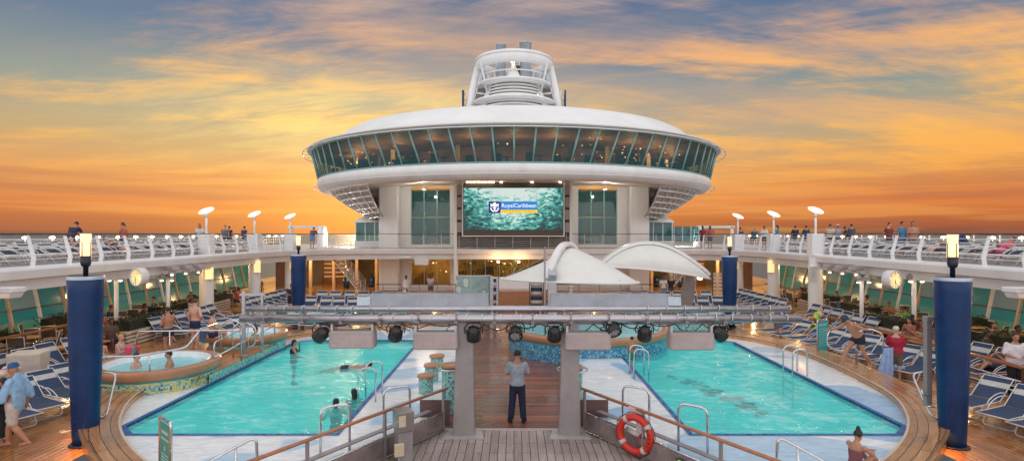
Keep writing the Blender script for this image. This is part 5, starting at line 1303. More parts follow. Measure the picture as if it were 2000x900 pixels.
for s,side in ((-1,'left'),(1,'right')):
    for k in range(8):
        x=(19.2 if k%2 else 18.3)*s; y=21.4+k*2.55
        TS.append(((x,y,0),0,'round wooden dining table under the %s deck, %s from the camera'%(side,ORD[k]),'dining tables under the %s deck'%side))
        for q in range(4):
            a=q*pi/2+.5; CS.append(((x-.78*sin(a+pi),y+.78*cos(a+pi),0),a+pi,'dark mesh chair on the %s side of the %s %s table from the camera'%(('far','inner','near','outer')[q],ORD[k],side),'dining chairs under the %s deck'%side))
copies(make_table(),TS); copies(make_chair(),CS)
# ------------------------------------------------------------------ planters with hedges
def foliage(m,box,n,rn,s=.07):
    x,y,z,dx,dy,dz=box
    for _ in range(n):
        u,v,w=rn.uniform(-1,1),rn.uniform(-1,1),rn.uniform(-1,1)
        k=1+.12*sin(u*5+v*7); c=Vector((x+u*dx*k,y+v*dy*k,z+w*dz*(1+.18*sin(u*9))))
        d=Vector((rn.gauss(0,1),rn.gauss(0,1),rn.gauss(0,1))).normalized()*s*rn.uniform(.6,1.5); e=d.orthogonal().normalized()*s*.5
        m.add([c-d,c+e,c+d,c-e],[(0,1,2,3)])
leafA=mat('leaf_dark',(.016,.022,.010),.55,var=.6,vscale=5); leafB=mat('leaf_light',(.035,.042,.018),.5,var=.4,vscale=5)
prn=random.Random(4)
for s,side in ((-1,'left'),(1,'right')):
    for k,(x,y,lx,ly) in enumerate(((17.4,20.6,1.3,1.6),(16.2,25.4,.9,4.2),(17.6,29.2,1.0,2.6),(18.0,34,1.0,2.8),(19.6,25,1.0,2.0))):
        if s<0 and k==0: x=19.2
        t=thing('planter','slatted cream planter with clipped dark hedge, %s side, %s from the camera'%(side,ORD[k] if k<4 else 'outboard row, nearest'),'planter',(x*s,y,0))
        m=MB(); m.box((0,0,.3),(lx-.06,ly-.06,.58)); m.build('planter_box',M['wood_wall'],t)
        m=MB()
        for q in range(4):
            z=.08+q*.155
            m.box((0,0,z),(lx,ly,.10))
        m.build('slats',M['planter'],t)
        m=MB(); m.box((0,0,.80),(lx*.72,ly*.84,.44)); foliage(m,(0,0,.80,lx*.46,ly*.48,.32),900 if ly>3 else 500,prn,.06); m.cm=1; foliage(m,(0,0,.86,lx*.46,ly*.48,.30),110,prn,.05); m.build('hedge',[leafA,leafB],t,fix=False)
# lit warm bench tables among the planters
for s,side in ((-1,'left'),(1,'right')):
    for k,(x,y) in enumerate(((15.6,21.2),(15.8,23.4),(17.2,17.4))):
        if s<0: x+=.4
        t=thing('lounge_bench','low wooden bench table among the %s planters, %s from the camera'%(side,ORD[k] if k<2 else 'nearest'),'bench',(x*s,y,0),R(12)*s)
        m=MB(); m.box((0,0,.52),(.8,1.7,.07)); m.build('top',M['rim_ring'],t,bevel=.01)
        m=MB(); m.box((0,-.6,.24),(.6,.08,.48)); m.box((0,.6,.24),(.6,.08,.48)); m.build('leg_panel',M['wood_wall'],t)
# canvas cart, bag and other loose things
t=thing('canvas_hamper','square cream canvas towel hamper among the left loungers','hamper',(-14.9,17.6,0),R(20))
m=MB(); m.box((0,0,.55),(.8,.7,.9),taper=1.1); m.build('canvas_body',M['cushion'],t,bevel=.05)
m=MB(); m.box((0,0,.06),(.7,.6,.1)); m.build('base',M['black'],t)
t=thing('towel_heap','heap of pale towels on the bench at the left','towels',(-14.2,15.9,.56))
m=MB()
for k in range(5): m.lathe([(0,-.10),(.2,-.08),(.26,0),(.18,.10),(0,.13)],(LR.uniform(-.2,.2),LR.uniform(-.2,.2),.06*k),12,sy=.8)
o=m.build('towel_folds',cloth('towel_cream',(.66,.50,.42)),t)
t=thing('beach_bag','pink and turquoise beach bag on the near tub side','bag',(-12.65,19.0,.62),0)
m=MB(); m.box((0,0,.14),(.36,.2,.28),taper=1.2); m.build('bag_body',cloth('bag_pink',(.75,.10,.16)),t,bevel=.04)
m=MB(); m.box((.12,-.11,.12),(.1,.02,.26)); m.build('bag_stripe',cloth('bag_turq',(.05,.40,.5)),t)
m=MB(); m.tube([(-.12,0,.26),(-.08,0,.5),(.08,0,.5),(.12,0,.26)],.012,5); m.build('handles',M['stripe'],t)
for (x,y,rz,c,lab) in ((-8.9,28.9,.2,(.10,.30,.62),'blue towel draped over a lounger end beyond the left pool'),(12.25,18.6,-.4,(.25,.42,.75),'blue towel on the lounger behind the leaning man'),(14.2,26.5,.3,(.4,.75,.1),'lime green towel on a lounger by the right pillars')):
    t=thing('towel',lab,'towel',(x,y,.36),rz); m=MB(); G=[]
    V=[(-.3+.6*i/8,-.4+.8*j/8,.05+.035*sin(i*1.7)*cos(j*1.3)-(.2*max(0,abs(j-4)-3))) for i in range(9) for j in range(9)]
    m.add(V,[(i*9+j,(i+1)*9+j,(i+1)*9+j+1,i*9+j+1) for i in range(8) for j in range(8)],smooth=True); m.build('cloth',cloth('towel_cloth',c),t,fix=False)
t=thing('folded_slat_screen','cream slatted folding screen standing before the right sea windows','screen',(14.6,40.2,0),R(-6))
m=MB()
for k in range(7): m.box((0,0,.25+k*.26),(1.3,.05,.17))
m.build('slats',M['planter'],t)
m=MB(); m.box((-.66,0,1.0),(.06,.08,2.0)); m.box((.66,0,1.0),(.06,.08,2.0)); m.build('side_post',M['wood_wall'],t)

TWC=[(.55,.56,.58),(.30,.42,.60),(.10,.35,.42),(.60,.30,.12),(.5,.5,.45),(.12,.2,.5)]
TL=[((13.05,12.1,.35),'white towel spread on a foreground lounger, right'),((15.0,16.1,.35),'pale blue towel on a second row lounger, right'),((-15.0,13.1,.35),'white towel on a second row lounger, far left'),((14.9,28.0,.35),'orange towel on an outboard rim lounger, right'),((-14.6,34.2,.35),'cream towel on a lounger by the first left pillar'),((-12.1,24.8,.35),'blue towel on a lounger behind the far left tub')]
for i,((x,y,z),lab) in enumerate(TL):
    t=thing('towel',lab,'towel',(x,y,z),R(70)*(-1 if x>0 else 1)); m=MB()
    V=[(-.29+.58*a/8,-.45+.8*b/8,.03+.03*sin(a*1.3+i)*cos(b*1.1+i)-(.22*max(0,abs(a-4)-3))) for a in range(9) for b in range(9)]
    m.add(V,[(a*9+b,(a+1)*9+b,(a+1)*9+b+1,a*9+b+1) for a in range(8) for b in range(8)],smooth=True); m.build('cloth',cloth('towel_cloth_%d'%i,TWC[i]),t,fix=False)
# ------------------------------------------------------------------ people
def ringloft(mb, pts, rad, side, n=12):
    """pts: list of Vectors, rad: list of (rx, ry), side: vector for rx axis"""
    b=len(mb.v); m=len(pts)
    for i,p in enumerate(pts):
        t=(pts[min(i+1,m-1)]-pts[max(i-1,0)]).normalized(); s=side-t*side.dot(t)
        s.normalize(); f=t.cross(s)
        for k in range(n):
            a=2*pi*k/n; mb.v.append(tuple(p+s*cos(a)*rad[i][0]+f*sin(a)*rad[i][1]))
    for i in range(m-1):
        for k in range(n): l=(k+1)%n; mb.f.append((b+i*n+k,b+i*n+l,b+(i+1)*n+l,b+(i+1)*n+k))
    mb.f.append(tuple(b+k for k in range(n))[::-1]); mb.f.append(tuple(b+(m-1)*n+k for k in range(n)))
def limb(mb, P, rr, side=Vector((1,0,0)), n=10, caps=True):
    pts=[Vector(p) for p in P]; rad=[r if isinstance(r,tuple) else (r,r) for r in rr]
    if caps:
        t0=(pts[0]-pts[1]).normalized(); t1=(pts[-1]-pts[-2]).normalized(); r0,r1=rad[0],rad[-1]
        pts=[pts[0]+t0*max(r0)*.8]+pts+[pts[-1]+t1*max(r1)*.7]; rad=[(r0[0]*.5,r0[1]*.5)]+rad+[(r1[0]*.55,r1[1]*.55)]
    t=(pts[-1]-pts[0]).normalized()
    if abs(t.dot(side))>.93: side=Vector((0,1,0)) if abs(t.y)<.9 else Vector((0,0,1))
    ringloft(mb,pts,rad,side,n)
def lerp(a,b,f): return a+(b-a)*f
TMP=bpy.data.scenes.new('work')
def remesh(mb,name,vox,smooth=3):
    me=bpy.data.meshes.new(name); me.from_pydata(mb.v,[],mb.f)
    bm=bmesh.new(); bm.from_mesh(me); bmesh.ops.recalc_face_normals(bm,faces=bm.faces); bm.to_mesh(me); bm.free()
    o=bpy.data.objects.new(name,me); TMP.collection.objects.link(o)
    r=o.modifiers.new('r','REMESH'); r.mode='VOXEL'; r.voxel_size=vox
    s=o.modifiers.new('s','SMOOTH'); s.iterations=smooth; s.factor=.5
    TMP.view_layers[0].update(); dg=TMP.view_layers[0].depsgraph; me2=bpy.data.meshes.new_from_object(o.evaluated_get(dg)); me2.name=name
    bpy.data.objects.remove(o); bpy.data.meshes.remove(me)
    for p in me2.polygons: p.use_smooth=True
    return me2
V3=lambda x,y,z: Vector((x,y,z))
def base_pose():
    return dict(P=V3(0,0,.93),W=V3(0,-.01,1.10),C=V3(0,0,1.30),S=V3(0,.01,1.43),N=V3(0,0,1.50),H=V3(0,-.025,1.635),
      sl=V3(-.185,.01,1.42),sr=V3(.185,.01,1.42),el=V3(-.25,.03,1.14),er=V3(.25,.03,1.14),wl=V3(-.27,-.06,.90),wr=V3(.27,-.06,.90),
      hl=V3(-.09,0,.90),hr=V3(.09,0,.90),kl=V3(-.10,-.02,.50),kr=V3(.10,-.02,.50),al=V3(-.11,.02,.09),ar=V3(.11,.02,.09),fl=V3(0,-1,0),fr=V3(0,-1,0))
def tilt_upper(p,ang,piv='P',keys=('W','C','S','N','H','sl','sr','el','er','wl','wr')):
    o=p[piv].copy(); Rm=Matrix.Rotation(ang,3,'X')
    for k in keys: p[k]=o+Rm@(p[k]-o)
def pose(kind):
    p=base_pose()
    if kind=='stand': pass
    elif kind=='arms_crossed':
        p['el']=V3(-.27,-.06,1.17); p['er']=V3(.27,-.06,1.17); p['wl']=V3(.08,-.20,1.20); p['wr']=V3(-.08,-.18,1.17)
        p['kl']=V3(-.12,-.01,.50); p['kr']=V3(.12,-.01,.50); p['al']=V3(-.15,.02,.09); p['ar']=V3(.16,.02,.09); p['fl']=V3(-.3,-1,0); p['fr']=V3(.3,-1,0)
    elif kind=='walk':
        p['kl']=V3(-.10,-.16,.51); p['al']=V3(-.10,-.20,.10); p['kr']=V3(.10,.02,.50); p['ar']=V3(.10,.30,.16)
        p['el']=V3(-.24,.12,1.15); p['wl']=V3(-.25,.08,.90); p['er']=V3(.24,-.10,1.15); p['wr']=V3(.24,-.26,.97)
    elif kind=='hands_front':
        p['el']=V3(-.24,-.03,1.15); p['er']=V3(.24,-.03,1.15); p['wl']=V3(-.08,-.26,1.10); p['wr']=V3(.10,-.27,1.08)
    elif kind=='hip':
        p['el']=V3(-.36,.08,1.18); p['wl']=V3(-.19,-.04,1.00)
    elif kind=='lean_rail':
        tilt_upper(p,R(30)); p['el']=V3(-.26,-.42,1.10); p['er']=V3(.26,-.42,1.10); p['wl']=V3(-.1,-.62,1.12); p['wr']=V3(.1,-.62,1.12)
    elif kind=='bend':       # stepping down and reaching with a bent back
        tilt_upper(p,R(38)); p['el']=p['sl']+V3(-.14,-.20,-.16); p['wl']=p['el']+V3(-.05,-.22,-.04); p['er']=p['sr']+V3(.26,.05,-.08); p['wr']=p['er']+V3(.22,-.05,.02)
        p['kl']=V3(-.12,-.30,.56); p['al']=V3(-.14,-.46,.16); p['kr']=V3(.12,.06,.50); p['ar']=V3(.12,.34,.12)
    elif kind in ('sit','sit_phone','sit_knees','child_sit'):
        d=V3(0,0,-.46)
        for k in p:
            if k not in('kl','kr','al','ar','fl','fr'): p[k]=p[k]+d
        p['kl']=V3(-.13,-.44,.50); p['kr']=V3(.13,-.44,.50); p['al']=V3(-.13,-.46,.09); p['ar']=V3(.13,-.50,.09)
        p['el']=p['sl']+V3(-.06,-.10,-.27); p['er']=p['sr']+V3(.06,-.10,-.27); p['wl']=p['el']+V3(.08,-.24,.04); p['wr']=p['er']+V3(-.08,-.24,.02)
        if kind=='sit_phone': p['wl']=p['el']+V3(.16,-.14,.16); p['wr']=p['er']+V3(-.16,-.14,.16)
        if kind=='sit_knees':
            d=V3(0,0,-.36)
            for k in p:
                if k not in('kl','kr','al','ar','fl','fr'): p[k]=p[k]+d
            p['kl']=V3(-.14,-.40,.36); p['kr']=V3(.14,-.40,.36); p['al']=V3(-.12,-.66,.07); p['ar']=V3(.12,-.66,.07)
            p['wl']=V3(-.04,-.54,.42); p['wr']=V3(.05,-.54,.42); p['el']=V3(-.24,-.24,.44); p['er']=V3(.24,-.24,.44); tilt_upper(p,R(8),keys=('W','C','S','N','H','sl','sr'))
    elif kind=='recline':    # lying on a lounger, feet to -Y
        for k in p:
            if k not in('kl','kr','al','ar','fl','fr'): p[k]=p[k]+V3(0,.22,-.48)
        p['kl']=V3(-.12,-.22,.50); p['kr']=V3(.12,-.22,.62); p['al']=V3(-.12,-.64,.42); p['ar']=V3(.12,-.52,.42); p['fl']=V3(0,-.4,1); p['fr']=V3(0,-.4,1)
        p['el']=p['sl']+V3(-.08,-.08,-.27); p['er']=p['sr']+V3(.08,-.08,-.27); p['wl']=p['el']+V3(.14,-.2,.05); p['wr']=p['er']+V3(-.14,-.2,.05)
        tilt_upper(p,R(-44))
    elif kind=='swim':       # prone, head towards -Y
        for k in p:
            if k not in('fl','fr'):
                q=p[k]; p[k]=V3(q.x,-(q.z-1.0),.0+q.y*.3)
        p['H']=V3(0,-.66,.09); p['el']=V3(-.42,-.50,.02); p['er']=V3(.42,-.46,.02); p['wl']=V3(-.5,-.74,.0); p['wr']=V3(.52,-.70,.0)
        p['kl']=V3(-.12,.50,-.05); p['kr']=V3(.12,.50,-.02); p['al']=V3(-.16,.90,-.02); p['ar']=V3(.16,.92,-.1); p['fl']=V3(0,1,0); p['fr']=V3(0,1,0)
    elif kind=='wade':
        p['el']=V3(-.38,-.12,1.18); p['er']=V3(.38,-.12,1.18); p['wl']=V3(-.34,-.36,1.16); p['wr']=V3(.30,-.38,1.16)
    elif kind=='wade_face':
        p['el']=V3(-.36,-.12,1.16); p['er']=V3(.30,-.24,1.22); p['wl']=V3(-.5,-.28,1.14); p['wr']=V3(.05,-.22,1.52)
    elif kind=='point':
        p['er']=V3(.40,-.14,1.36); p['wr']=V3(.62,-.26,1.44)
    elif kind=='look_up':
        p['el']=V3(-.30,.04,1.20); p['wl']=V3(-.22,-.10,1.05)
    return p
def mk_hand(mb,w,e,near,side):
    d=(w-e).normalized(); c=w+d*.045
    pal=w+d*.085
    lat=d.cross(Vector((0,0,1))); lat=lat.normalized() if lat.length>.1 else Vector((0,1,0))
    if abs(d.z)>.7: lat=Vector((0,1,0))
    nrm=d.cross(lat).normalized()
    limb(mb,[w,c,pal],[(.030,.022),(.040,.018),(.038,.016)],lat,8)
    if near:
        for i,(o,l) in enumerate(((-.030,.062),(-.010,.074),(.010,.070),(.029,.055))):
            a=pal+lat*o; b=a+d*l*.5+nrm*.004; c2=b+d*l*.45+nrm*side*.018
            limb(mb,[a-d*.01,b,c2],[.0105,.0098,.0088],lat,6)
        th=w+d*.035-lat*.034; limb(mb,[th,th-lat*.025+d*.022,th-lat*.030+d*.05],[.013,.012,.010],nrm,6)
    else:
        limb(mb,[pal-d*.01,pal+d*.06],[(.036,.013),(.030,.010)],lat,6)
def body(p,f,near=True):
    """f: build factor (1 = slim adult)"""
    mb=MB(); X=Vector((1,0,0)); sx=(p['sr']-p['sl']).normalized()
    limb(mb,[p['P']-(p['W']-p['P']).normalized()*.06,p['P'],p['W'],p['C'],lerp(p['C'],p['S'],.7),p['S'],p['N']],[(.14*f,.11*f),(.165*f,.12*f),(.135*f,.10*f),(.165*f,.115*f),(.17,.10),(.13,.075),(.06,.058)],sx,16)
    hd=(p['H']-p['N']).normalized()
    limb(mb,[p['N']-hd*.05,p['N']+hd*.06],[.058,.052],sx,10)
    h=p['H']; up=hd; fw=sx.cross(up).normalized()
    ringloft(mb,[h-up*.125+fw*.03,h-up*.10+fw*.025,h-up*.05+fw*.012,h,h+up*.05,h+up*.09,h+up*.115],[(.028,.03),(.05,.055),(.066,.082),(.076,.095),(.074,.092),(.055,.07),(.02,.03)],sx,14)
    limb(mb,[h+up*.015+fw*.085,h-up*.03+fw*.112],[.012,.018],sx,6)
    for s in (-1,1): limb(mb,[h+sx*.074*s+up*.02,h+sx*.078*s-up*.03],[(.010,.02),(.010,.014)],sx,6)
    for a in 'lr':
        limb(mb,[p['s'+a],lerp(p['s'+a],p['e'+a],.35),p['e'+a]],[.058*f,.050*f,.041],X,10)
        limb(mb,[p['e'+a],lerp(p['e'+a],p['w'+a],.35),p['w'+a]],[.041,.042,.027],X,10)
        mk_hand(mb,p['w'+a],p['e'+a],near,1 if a=='l' else -1)
        limb(mb,[p['h'+a],lerp(p['h'+a],p['k'+a],.3),p['k'+a]],[.092*f,.083*f,.056],X,12)
        limb(mb,[p['k'+a],lerp(p['k'+a],p['a'+a],.35),p['a'+a]],[.056,.058*f,.036],X,10)
        fd=p['f'+a].normalized(); an=p['a'+a]
        sd=fd.cross(Vector((0,0,1))); sd=sd.normalized() if sd.length>.1 else X
        dn=Vector((0,0,-1)) if abs(fd.z)<.5 else Vector((0,-1,0))
        limb(mb,[an-fd*.04+dn*.035,an+fd*.06+dn*.045,an+fd*.15+dn*.062],[(.035,.04),(.042,.032),(.038,.020)],sd,8)
    return mb,fw,up,sx
def garment(p,f,kind,g=.018):
    mb=MB(); X=Vector((1,0,0)); sx=(p['sr']-p['sl']).normalized()
    def torso(lo=0,hi=1,flare=0):
        limb(mb,[lerp(p['P'],p['W'],-.25 if lo==0 else lo),p['P'] if lo==0 else lerp(p['P'],p['W'],.6),p['W'],p['C'],lerp(p['C'],p['S'],.7),p['S']],[(.155*f+g+flare,.12*f+g+flare),(.168*f+g+flare*.7,.125*f+g+flare*.7),(.145*f+g,.11*f+g),(.17*f+g,.12*f+g),(.175+g*.7,.105+g),(.12+g,.07+g)],sx,16,caps=False)
    def sleeve(a,t):
        e=lerp(p['s'+a],p['e'+a],min(1,t)); limb(mb,[p['s'+a],e],[.050*f+g*.75,.046*f+g*.9],X,10)
        if t>1: limb(mb,[p['e'+a],lerp(p['e'+a],p['w'+a],t-1)],[.05+g*.6,.036+g*.6],X,10)
    def leg(a,t,wide=0):
        k=lerp(p['h'+a],p['k'+a],min(1,t)); limb(mb,[p['h'+a],k],[.094*f+g,(.058 if t>=1 else .078*f)+g+wide],X,12,caps=False)
        if t>1: 
            e=lerp(p['k'+a],p['a'+a],t-1); limb(mb,[p['k'+a],e],[.060+g+wide,.046+g+wide*1.3],X,10)
    if kind=='tshirt': torso(); sleeve('l',.62); sleeve('r',.62)
    elif kind=='shirt': torso(); sleeve('l',1.9); sleeve('r',1.9)
    elif kind=='short_shirt': torso(); sleeve('l',.9); sleeve('r',.9)
    elif kind=='tank': torso()
    elif kind in('shorts','trunks','trousers','kneeshorts','briefs'):
        limb(mb,[lerp(p['P'],p['W'],-.98),lerp(p['P'],p['W'],-.35),p['P'],lerp(p['P'],p['W'],.45)],[(.075*f+g,.085*f+g),(.15*f+g,.115*f+g),(.17*f+g,.125*f+g),(.152*f+g,.115*f+g)],sx,16,caps=False)
        t={'shorts':.75,'trunks':.40,'trousers':1.93,'kneeshorts':1.0,'briefs':.12}[kind]
        for a in 'lr': leg(a,t,.014)
    elif kind=='dress':
        torso(flare=.04); k=lerp(lerp(p['hl'],p['hr'],.5),lerp(p['kl'],p['kr'],.5),.8)
        limb(mb,[p['P'],k],[(.18*f+g,.14*f+g),(.24,.18)],sx,14,caps=False)
    elif kind=='long_robe':
        torso(flare=.03); sleeve('l',1.9); sleeve('r',1.9); k=lerp(p['al'],p['ar'],.5)+Vector((0,0,.12)); limb(mb,[p['P'],k],[(.18,.15),(.20,.17)],sx,14,caps=False)
    elif kind=='bikini':
        limb(mb,[lerp(p['W'],p['C'],.75),lerp(p['C'],p['S'],.25)],[(.165*f+g*.5,.115*f+g*.5)]*2,sx,14,caps=False)
        limb(mb,[lerp(p['P'],p['W'],-.3),lerp(p['P'],p['W'],.25)],[(.165*f+g*.5,.12*f+g*.5)]*2,sx,14,caps=False)
    elif kind=='swimsuit':
        limb(mb,[lerp(p['P'],p['W'],-.3),p['P'],p['W'],p['C'],lerp(p['C'],p['S'],.35)],[(.15*f,.118*f),(.172*f,.125*f),(.142*f,.107*f),(.172*f,.122*f),(.175*f,.11)],sx,14,caps=False)
    return mb
CLOTH={}
def cm(c):
    k=tuple(round(x,3) for x in c)
    if k not in CLOTH: CLOTH[k]=cloth('fabric_%d'%len(CLOTH),c)
    return CLOTH[k]
NPEOPLE=0
def person(label,loc,rz,kind='stand',h=1.74,skin='a',f=1.0,top=None,topc=(.7,.7,.7),bot=None,botc=(.03,.05,.12),hair='k',hs='short',shoes=None,near=True,group=None,hat=None):
    p=pose(kind); s=h/1.75; vox=.016 if near else .026
    t=thing('person',label,'person',loc,rz,group); t.scale=(s,s,s)
    mb,fw,up,sx=body(p,f,near)
    me=remesh(mb,'body',vox,2); me.materials.clear(); me.materials.append(M['skin_'+skin]); link('body',me,t)
    def g(nm,kd,c,gg=.018):
        me=remesh(garment(p,f,kd,gg),nm,max(.02,vox),2); me.materials.clear(); me.materials.append(cm(c)); link(nm,me,t)
    if top: g({'dress':'dress','bikini':'bikini','swimsuit':'swimsuit','long_robe':'robe'}.get(top,'shirt'),top,topc,.022 if bot else .018)
    if bot: g({'trousers':'trousers','trunks':'swim_trunks','briefs':'swim_briefs'}.get(bot,'shorts'),bot,botc,.014)
    hh=p['H']; 
    mb=MB()
    ringloft(mb,[hh-up*.035-fw*.045,hh+up*.01-fw*.032,hh+up*.05-fw*.014,hh+up*.095-fw*.01,hh+up*.132-fw*.012],[(.070,.062),(.086,.085),(.087,.095),(.070,.080),(.02,.03)],sx,14)
    if hs=='bun': limb(mb,[hh+up*.13-fw*.04,hh+up*.17-fw*.06],[.05,.04],sx,10)
    if hs in('long','bob'):
        L=.12 if hs=='bob' else .26
        limb(mb,[hh+up*.03-fw*.05,hh-up*.08-fw*.065,hh-up*L-fw*.055],[(.082,.05),(.08,.045),(.06,.03)],sx,12)
    if hs=='pony': limb(mb,[hh+up*.05-fw*.09,hh-up*.06-fw*.13,hh-up*.18-fw*.11],[.03,.034,.015],sx,8)
    if hs!='bald':
        me=remesh(mb,'hair',.016,1); me.materials.clear(); me.materials.append(M['hair_'+hair]); link('hair',me,t)
    if hat:
        m=MB(); c=hh+up*.05
        ringloft(m,[c-fw*.01,c+up*.05-fw*.01,c+up*.098-fw*.01,c+up*.11-fw*.01],[(.094,.106),(.092,.10),(.06,.07),(.01,.01)],sx,16)
        ringloft(m,[c+fw*.075-up*.006,c+fw*.075+up*.008],[(.07,.085),(.068,.08)],sx,12)
        m.build('cap',cm(hat),t)
    if near:
        for q in (-1,1):
            m=MB(); c=hh+sx*.031*q+fw*.090+up*.012; m.lathe([(0,-.009),(.009,-.004),(.009,.004),(0,.009)],tuple(c),6); m.build('eye',M['black'],t)
        m=MB(); c=hh-up*.055+fw*.088; m.box(tuple(c),(.042,.012,.009)); m.build('mouth',cloth('lip',(.35,.10,.09)) if 'lip' not in bpy.data.materials else bpy.data.materials['lip'],t)
    if shoes:
        mb=MB()
        for a in 'lr':
            fd=p['f'+a].normalized(); an=p['a'+a]; sd=fd.cross(Vector((0,0,1))).normalized(); dn=Vector((0,0,-1))
            limb(mb,[an-fd*.05+dn*.04,an+fd*.06+dn*.045,an+fd*.17+dn*.062],[(.045,.05),(.052,.042),(.046,.030)],sd,10)
        me=remesh(mb,'shoes',.014,1); me.materials.clear(); me.materials.append(cm(shoes)); link('shoes',me,t)
    return t
W=pi
# facing: rz 0 looks at the camera, pi away from it, +pi/2 looks to the right of the picture (+x), -pi/2 left
person('man in pale blue shirt and dark trousers standing on the walkway, seen from behind',(.08,14.05,.006),W,'arms_crossed',1.76,'b',1.0,'short_shirt',(.33,.37,.43),'trousers',(.012,.018,.05),'k','short',(.01,.01,.012))
# left foreground
t=person('man in blue bandana with light blue towel over his shoulders and pale shorts',(-10.75,12.35,0),-pi*.45,'walk',1.80,'b',1.12,None,(1,1,1),'kneeshorts',(.52,.47,.43),'k','bald',None,hat=(.02,.10,.28))
pp=pose('walk'); m=MB()
limb(m,[V3(0,.05,1.47),V3(0,.06,1.36),V3(0,.07,1.15),V3(.0,.08,.90)],[(.14,.045),(.19,.07),(.195,.085),(.18,.07)],V3(1,0,0),18)
for a in 'lr': limb(m,[pp['s'+a]+V3(0,.01,.02),lerp(pp['s'+a],pp['e'+a],.8)+V3(0,.02,0),lerp(pp['e'+a],pp['w'+a],.25)+V3(0,.05,-.06)],[(.07,.07),(.07,.08),(.055,.075)],V3(1,0,0),12)
me=remesh(m,'towel_cape',.02,2); me.materials.append(cm((.28,.50,.74))); link('shoulder_towel',me,t)
person('person in a long black cover-up at the left picture edge',(-11.2,12.6,0),-pi*.5,'stand',1.45,'b',1.05,'long_robe',(.01,.012,.018),None,(0,0,0),'k','long')
person('man in dark shirt stretching his arm out at the far left edge',(-17.6,19.2,0),pi*.6,'point',1.80,'b',1.0,'tshirt',(.02,.02,.025),'shorts',(.04,.05,.08),'k','short',near=False)
# at the left tubs
person('shirtless man in navy trunks stepping out between the left tubs, seen from behind',(-11.35,20.4,.5),W*.9,'hip',1.80,'a',1.08,None,(0,0,0),'trunks',(.012,.03,.08),'b','short')
person('shirtless dark haired man standing left of the man in navy trunks',(-12.0,19.9,.35),-W*.62,'hands_front',1.72,'b',1.1,None,(0,0,0),'trunks',(.015,.02,.04),'k','short')
person('person with dark hair sitting on the steps of the farther left tub',(-10.75,20.4,.62),pi*.75,'sit',1.65,'a',1.0,None,(0,0,0),'trunks',(.02,.03,.08),'k','short')
person('dark haired man sitting low in the near hot tub, left of the two',(-11.05,16.75,-.12),pi*.55,'sit',1.70,'a',1.05,None,(0,0,0),'trunks',(.02,.03,.08),'k','short')
person('dark haired man in the near hot tub, right of the two',(-10.15,16.9,-.10),-pi*.30,'sit',1.72,'b',1.1,None,(0,0,0),'trunks',(.05,.03,.08),'k','short')
person('bather with black hair low in the farther hot tub',(-9.75,21.6,-.12),W*.8,'sit',1.68,'b',1.0,None,(0,0,0),'trunks',(.02,.03,.08),'k','short',near=False)
t=person('blond woman wrapped in a blue towel sitting behind the near tub',(-13.25,19.3,.0),pi*.55,'sit',1.66,'a',1.05,'tank',(.55,.42,.42),'kneeshorts',(.22,.42,.72),'y','short',near=False)
# swimmers in the left pool
person('dark haired woman in dark swimsuit wading, hand to her face, left pool',(-8.15,21.2,-.98),R(115),'wade_face',1.68,'b',1.0,'tank',(.015,.015,.02),'briefs',(.015,.015,.02),'k','bob')
person('swimmer floating face down in the middle of the left pool',(-5.45,18.9,.17),pi*.55,'swim',1.70,'b',1.0,None,(0,0,0),'trunks',(.02,.03,.05),'k','short')
person('black haired swimmer with shoulders under water, nearer of the pair',(-4.55,14.65,-1.26),W*1.05,'wade',1.66,'b',1.0,'swimsuit',(.02,.02,.03),None,(0,0,0),'k','bob')
person('black haired swimmer in dark top by the ladder hoops, farther of the pair',(-4.28,15.35,-1.20),-W*.85,'wade',1.66,'b',1.0,'tank',(.02,.015,.02),None,(0,0,0),'k','long')
person('reddish haired bather low in the water beside the left ladder',(-4.12,14.95,-1.42),pi*.2,'wade',1.6,'b',1.0,None,(0,0,0),'briefs',(.2,.1,.05),'b','short',near=False)
# right pool side
person('small boy in green patterned trunks standing at the edge of the right pool',(3.72,18.1,.25),W*.75,'stand',1.12,'b',1.02,None,(0,0,0),'shorts',(.03,.22,.16),'k','short')
person('shirtless man in dark trunks stepping down onto the right pool rim',(10.75,17.9,.42),-pi*.42,'bend',1.82,'b',1.1,None,(0,0,0),'trunks',(.012,.018,.03),'k','short',hat=(.03,.05,.08))
t=person('older man in crimson shirt, cream cap and plaid shorts holding a blue towel',(12.05,18.1,0),W*.80,'hands_front',1.66,'a',1.22,'short_shirt',(.36,.015,.04),'kneeshorts',(.14,.11,.08),'g','short',hat=(.72,.58,.42))
t=thing('held_towel','light blue towel hanging from the hands of the man in crimson','towel',(11.72,17.95,1.05),R(10))
m=MB(); G=[]; V=[]
for i in range(13):
    for j in range(10): f=j/9; V.append(((-.16-.18*f)+(.32+.26*f)*i/12-.12*f,.05*sin(i*1.4)*(.3+f),-.98*f+.06*sin(i*.9)*f))
m.add(V,[(i*10+j,(i+1)*10+j,(i+1)*10+j+1,i*10+j+1) for i in range(12) for j in range(9)],smooth=True); m.build('towel_folds',cm((.30,.46,.74)),t,fix=False)
person('waiter in white polo and black trousers carrying something by the right fence',(14.25,16.3,0),-pi*.12,'hands_front',1.80,'b',1.12,'short_shirt',(.70,.66,.70),'trousers',(.012,.012,.016),'k','short',(.01,.01,.012))
person('woman in patterned swimsuit sitting in the shallow water, lower right',(6.2,10.45,.255),W*.62,'sit_knees',1.46,'b',1.0,'swimsuit',(.20,.07,.08),None,(0,0,0),'k','bun')
person('woman in grey patterned dress walking behind the right end of the gantry',(11.45,24.9,0),pi*.2,'walk',1.62,'a',1.05,'dress',(.12,.11,.12),None,(0,0,0),'b','long')
